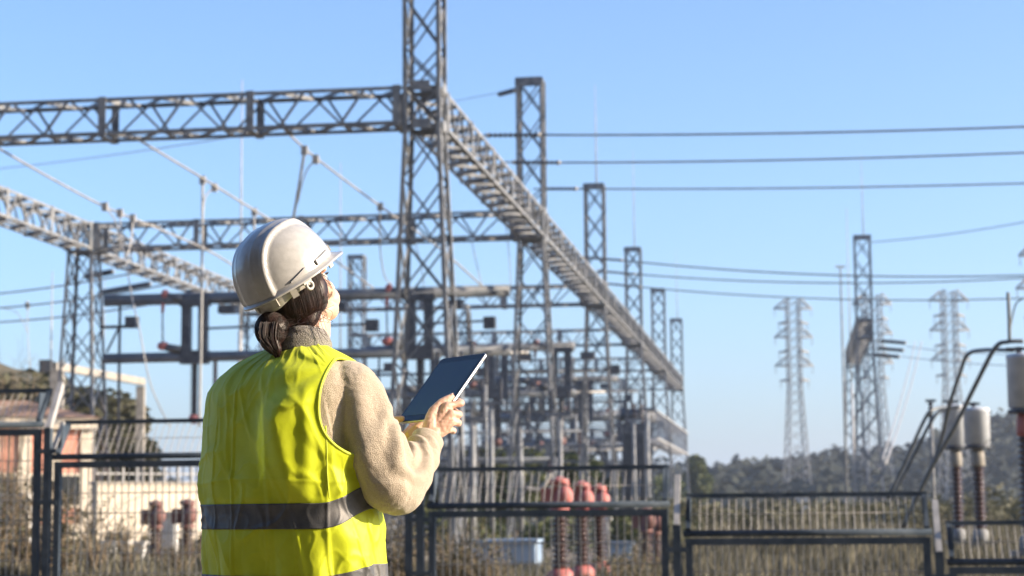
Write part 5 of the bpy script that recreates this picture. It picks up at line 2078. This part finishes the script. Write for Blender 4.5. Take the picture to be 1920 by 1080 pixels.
def vest_pt(th, py, grow=0.0):
    q = arm_q(th, py)
    flare = 0.012 * (1 - sm(1.0, 1.35, q)) * sm(690, 760, py)
    return trunk(th, py, -0.006 + grow + flare + fold(th, py) * sm(0.98, 1.25, q))


NTH = 440
pys = [649 + 0.0]
while pys[-1] < 1232:
    pys.append(pys[-1] + (1.8 if pys[-1] < 700 else 2.6))
b = MB()
vs = []
keep = []
for i, py in enumerate(pys):
    for j in range(NTH):
        th = 2 * math.pi * j / NTH
        q = arm_q(th, py)
        t_, y_ = th, py
        if 0.90 < q < 1.0:      # pull the border on to the armhole outline
            for (t0, y0, dt, dy) in ARMH:
                u, v_ = wrap(th - t0), py - y0
                if ((abs(u / dt) ** 2.4 + abs(v_ / dy) ** 2.4) ** (1 / 2.4)) < 1.0:
                    t_, y_ = t0 + u / q, y0 + v_ / q
        keep.append(q > 0.90)
        vs.append(vest_pt(t_, y_) - ROOT)
fs = []
for i in range(len(pys) - 1):
    for j in range(NTH):
        j2 = (j + 1) % NTH
        f = (i * NTH + j, (i + 1) * NTH + j, (i + 1) * NTH + j2, i * NTH + j2)
        if all(keep[k] for k in f):
            fs.append(f)
used = sorted({k for f in fs for k in f})
mp_ = {k: n_ for n_, k in enumerate(used)}
b.add([vs[k] for k in used], [tuple(mp_[k] for k in f) for f in fs], True)
vest = b.build('safety_vest', VEST_M, person)
md = vest.modifiers.new('thickness', 'SOLIDIFY')
md.thickness = 0.0022
md.offset = -1

# tape bands follow the cloth
for (dy0, dy1, rows) in ((-23, 23, 0), (86, 132, 1)):
    b = MB()
    vs, fs = [], []
    m = 20
    for j in range(NTH):
        th = 2 * math.pi * j / NTH
        c = tape_mid(th) + (16 * (1 - sm(-0.15, 0.78, wrap(th))) if rows else 0)
        c += (22 if rows else 0)
        for i in range(m):
            py = c + lerp(dy0, dy1, i / (m - 1))
            vs.append(vest_pt(th, py, 0.0040) - ROOT)
    for j in range(NTH):
        j2 = (j + 1) % NTH
        for i in range(m - 1):
            fs.append((j * m + i, j * m + i + 1, j2 * m + i + 1, j2 * m + i))
    b.add(vs, fs, True)
    o = b.build('reflective_tape', TAPE_M, vest)
    md = o.modifiers.new('thickness', 'SOLIDIFY')
    md.thickness = 0.0012
    md.offset = 1
# bindings: armholes, neck
for k, (t0, y0, dt, dy) in enumerate(ARMH):
    b = MB()
    P = []
    for i in range(121):
        a = 2 * math.pi * i / 120
        c, s = math.cos(a), math.sin(a)
        e = (abs(c) ** 2.4 + abs(s) ** 2.4) ** (-1 / 2.4)
        P.append(vest_pt(t0 + dt * c * e, y0 + dy * s * e, 0.001) - ROOT)
    b.tube(P, 0.0042, 8, cap=False)
    b.build('armhole_binding', VEST_TRIM, vest)
for k_, th in enumerate((0.67, math.pi - 0.6)):
    b = MB()
    b.tube([vest_pt(th - 0.0004 * (py - 800), py, 0.001) - ROOT for py in range(806, 944, 6)], 0.0022, 8)
    b.build('side_seam', VEST_TRIM, vest)
b = MB()
P = [vest_pt(2 * math.pi * i / 120, 649, 0.001) - ROOT for i in range(121)]
b.tube(P, 0.0045, 8, cap=False)
b.build('neck_binding', VEST_TRIM, vest)

# ---- fleece jacket: trunk, sleeves
fl = MB()
vs, fs = [], []
n = 60
rows_ = [646, 655, 668, 685, 705, 730, 760, 800, 850, 900, 950, 1000, 1060, 1120, 1180, 1215]
for py in rows_:
    for j in range(n):
        vs.append(trunk(2 * math.pi * j / n, py, -0.024))
for i in range(len(rows_) - 1):
    for j in range(n):
        j2 = (j + 1) % n
        fs.append((i * n + j, (i + 1) * n + j, (i + 1) * n + j2, i * n + j2))
fs.append(tuple(range(n)))
fs.append(tuple((len(rows_) - 1) * n + j for j in range(n - 1, -1, -1)))
fl.add(vs, fs, True)
CU_R = W(796, 838, 0.012)
limb(fl, [(W(622, 716, -0.03), 0.060), (W(642, 720, -0.05), 0.066), (W(664, 736, -0.085), 0.072), (W(684, 790, -0.105), 0.078), (W(706, 850, -0.125), 0.080), (W(728, 905, -0.130), 0.073), (W(744, 920, -0.115), 0.064)], 24)
limb(fl, [(W(728, 905, -0.128), 0.070), (W(748, 917, -0.110), 0.066), (W(768, 890, -0.068), 0.062), (W(783, 864, -0.030), 0.054), (CU_R, 0.044)], 24)
limb(fl, [(SH_L, 0.050), (SH_L.lerp(EL_L, 0.5), 0.056), (EL_L, 0.055), (EL_L.lerp(WR_L, 0.5), 0.050), (EL_L.lerp(WR_L, 0.9), 0.040)], 20)
crook = W(745, 862, -0.09)


def sleeve_relief(p, n_):
    d = 0.0016 * noise.noise(p * 38) + 0.0009 * noise.noise(p * 110)
    r1 = (p - crook).length
    # rings of slack cloth bunched round the elbow crook
    d += 0.0062 * math.sin(r1 * 150 + 3 * noise.noise(p * 12)) * math.exp(-((r1 - 0.075) / 0.05) ** 2)
    # long drag folds down the upper arm
    q = p - SH_R
    ax = (EL_R - SH_R).normalized()
    u = q.dot(ax)
    if 0 < u < 0.3 and (q - ax * u).length < 0.12:
        s1 = (q - ax * u).normalized()
        an = math.atan2(s1.dot(V((1, 0, 0))), s1.dot(V((0, -1, 0))))
        d += 0.0050 * math.sin(an * 5 + u * 16 + 1.2) * sm(0.0, 0.07, u) * (1 - sm(0.2, 0.29, u))
    # cuff seam
    c = (p - CU_R).length
    d -= 0.0018 * math.exp(-((c - 0.058) / 0.004) ** 2)
    return d


fl_o = seal(fl, 'fleece_jacket', 0.0042, 4, FLEECE, person, None, sleeve_relief)
# cuff ends: ribbed ring round each wrist
for (c, d, r0) in ((CU_R, (WR_R - CU_R).normalized(), 0.0415), (EL_L.lerp(WR_L, 0.9), (WR_L - EL_L).normalized(), 0.037)):
    b = MB()
    prof = [(r0 - 0.006, 0.030), (r0 - 0.001, 0.031), (r0 + 0.002, 0.027), (r0 + 0.0015, 0.015), (r0 + 0.003, 0.004), (r0, -0.008), (r0 - 0.010, -0.010)]
    b.lathe([(r_0, z) for r_0, z in reversed(prof)], c - ROOT, d, 28)
    b.build('cuff', FLEECE, fl_o)
# grey collar round the neck
b = MB()
vs, fs = [], []
n, m = 64, 14
for i in range(m):
    u = i / (m - 1)
    for j in range(n):
        a = 2 * math.pi * j / n
        c, s = math.cos(a), math.sin(a)
        # leaning tube, higher at the back of the neck
        hfac = 0.30 + 0.70 * sm(-0.62, -0.12, s)
        u = (i / (m - 1)) * hfac
        ctr = W(565 + 3 * u, 662 - 41 * u, 0.0)
        rx, ry = lerp(0.072, 0.062, u), lerp(0.070, 0.061, u)
        bulge = 0.006 * math.sin(u * math.pi) + 0.0022 * noise.noise(V((c * 3, s * 3, u * 3)))
        h = 0.006 * math.sin(a * 2) * u
        vs.append(ctr + BR * ((rx + bulge) * c) - BF * ((ry + bulge) * s) + V((0, 0, h)) - ROOT)
for i in range(m - 1):
    for j in range(n):
        j2 = (j + 1) % n
        fs.append((i * n + j, i * n + j2, (i + 1) * n + j2, (i + 1) * n + j))
b.add(vs, fs, True)
o = b.build('collar', COLLAR_M, fl_o)
md = o.modifiers.new('thickness', 'SOLIDIFY')
md.thickness = 0.006
md.offset = -1

# ---- trousers and boots
tr = MB()
limb(tr, [(T_(0.90), 0.15), (T_(0.84), 0.15)], 20)
for hip, knee, ank in HIPS:
    limb(tr, [(hip, 0.105), (hip.lerp(knee, 0.5), 0.085), (knee, 0.066), (knee.lerp(ank, 0.5), 0.062), (ank + V((0, 0, 0.02)), 0.055)], 18)
seal(tr, 'trousers', 0.008, 3, JEANS, person)
for hip, knee, ank in HIPS:
    bt = MB()
    limb(bt, [(ank + V((0, 0, 0.05)), 0.05), (ank - V((0, 0, 0.045)), 0.048)], 14)
    limb(bt, [(ank - V((0, 0, 0.055)), 0.044), (ank + BF * 0.14 - V((0, 0, 0.06)), 0.040)], 14)
    seal(bt, 'boot', 0.007, 3, SHOE, person)

# ---- tablet (held, so a thing of its own)
SCREEN = mat('tablet_glass', (0.020, 0.038, 0.068), (0.024, 0.044, 0.078), rough=0.09, scale=2.0, spec=0.6)
BEZEL = mat('tablet_black_bezel', (0.006, 0.008, 0.012), rough=0.12)
ALU = mat('tablet_silver_aluminium', (0.62, 0.62, 0.62), (0.7, 0.7, 0.69), rough=0.3, metal=0.8, scale=40)
tc_ = TBL(0.5, 0.5)
tab = thing('tablet', 'silver edged tablet with dark blue screen held up in both hands', 'tablet', tc_)


def rrect(w_, h_, r, n=8):
    out = []
    for cx, cy, a0 in ((w_ / 2 - r, h_ / 2 - r, 0), (-w_ / 2 + r, h_ / 2 - r, 90), (-w_ / 2 + r, -h_ / 2 + r, 180), (w_ / 2 - r, -h_ / 2 + r, 270)):
        for i in range(n + 1):
            a = R(a0 + 90 * i / n)
            out.append((cx + r * math.cos(a), cy + r * math.sin(a)))
    return out


def slab(b, w_, h_, r, z0, z1, ch=0.0008):
    lv = [(z0, -ch), (z0 + ch, 0), (z1 - ch, 0), (z1, -ch)]
    vs = []
    m = None
    for z, g_ in lv:
        o = rrect(w_ + 2 * g_, h_ + 2 * g_, r + g_)
        m = len(o)
        vs += [tb * x - ta * y + tn * z for x, y in o]
    fs = []
    for i in range(len(lv) - 1):
        for j in range(m):
            j2 = (j + 1) % m
            fs.append((i * m + j, i * m + j2, (i + 1) * m + j2, (i + 1) * m + j))
    fs.append(tuple(range(m - 1, -1, -1)))
    fs.append(tuple((len(lv) - 1) * m + j for j in range(m)))
    b.add(vs, fs, False)


b = MB(); slab(b, TW, TH, 0.009, -0.0075, -0.0007); b.build('case', ALU, tab)
b = MB(); slab(b, TW - 0.003, TH - 0.003, 0.0085, -0.0006, 0.0, 0.0003); b.build('bezel', BEZEL, tab)
b = MB(); slab(b, TW - 0.018, TH - 0.046, 0.002, 0.0001, 0.0005, 0.0001); b.build('screen', SCREEN, tab)
b = MB(); b.lathe([(0.0055, 0.0002), (0.0055, 0.0006), (0.0045, 0.0006)], ta * (TH / 2 - 0.010), tn, 20); b.build('home_button', BEZEL, tab)
b = MB(); b.bar(tb * (TW / 2 + 0.0005) - ta * (TH * 0.44) - tn * 0.004, tb * (TW / 2 + 0.0005) - ta * (TH * 0.38) - tn * 0.004, 0.0025, 0.0016); b.build('side_button', BEZEL, tab)
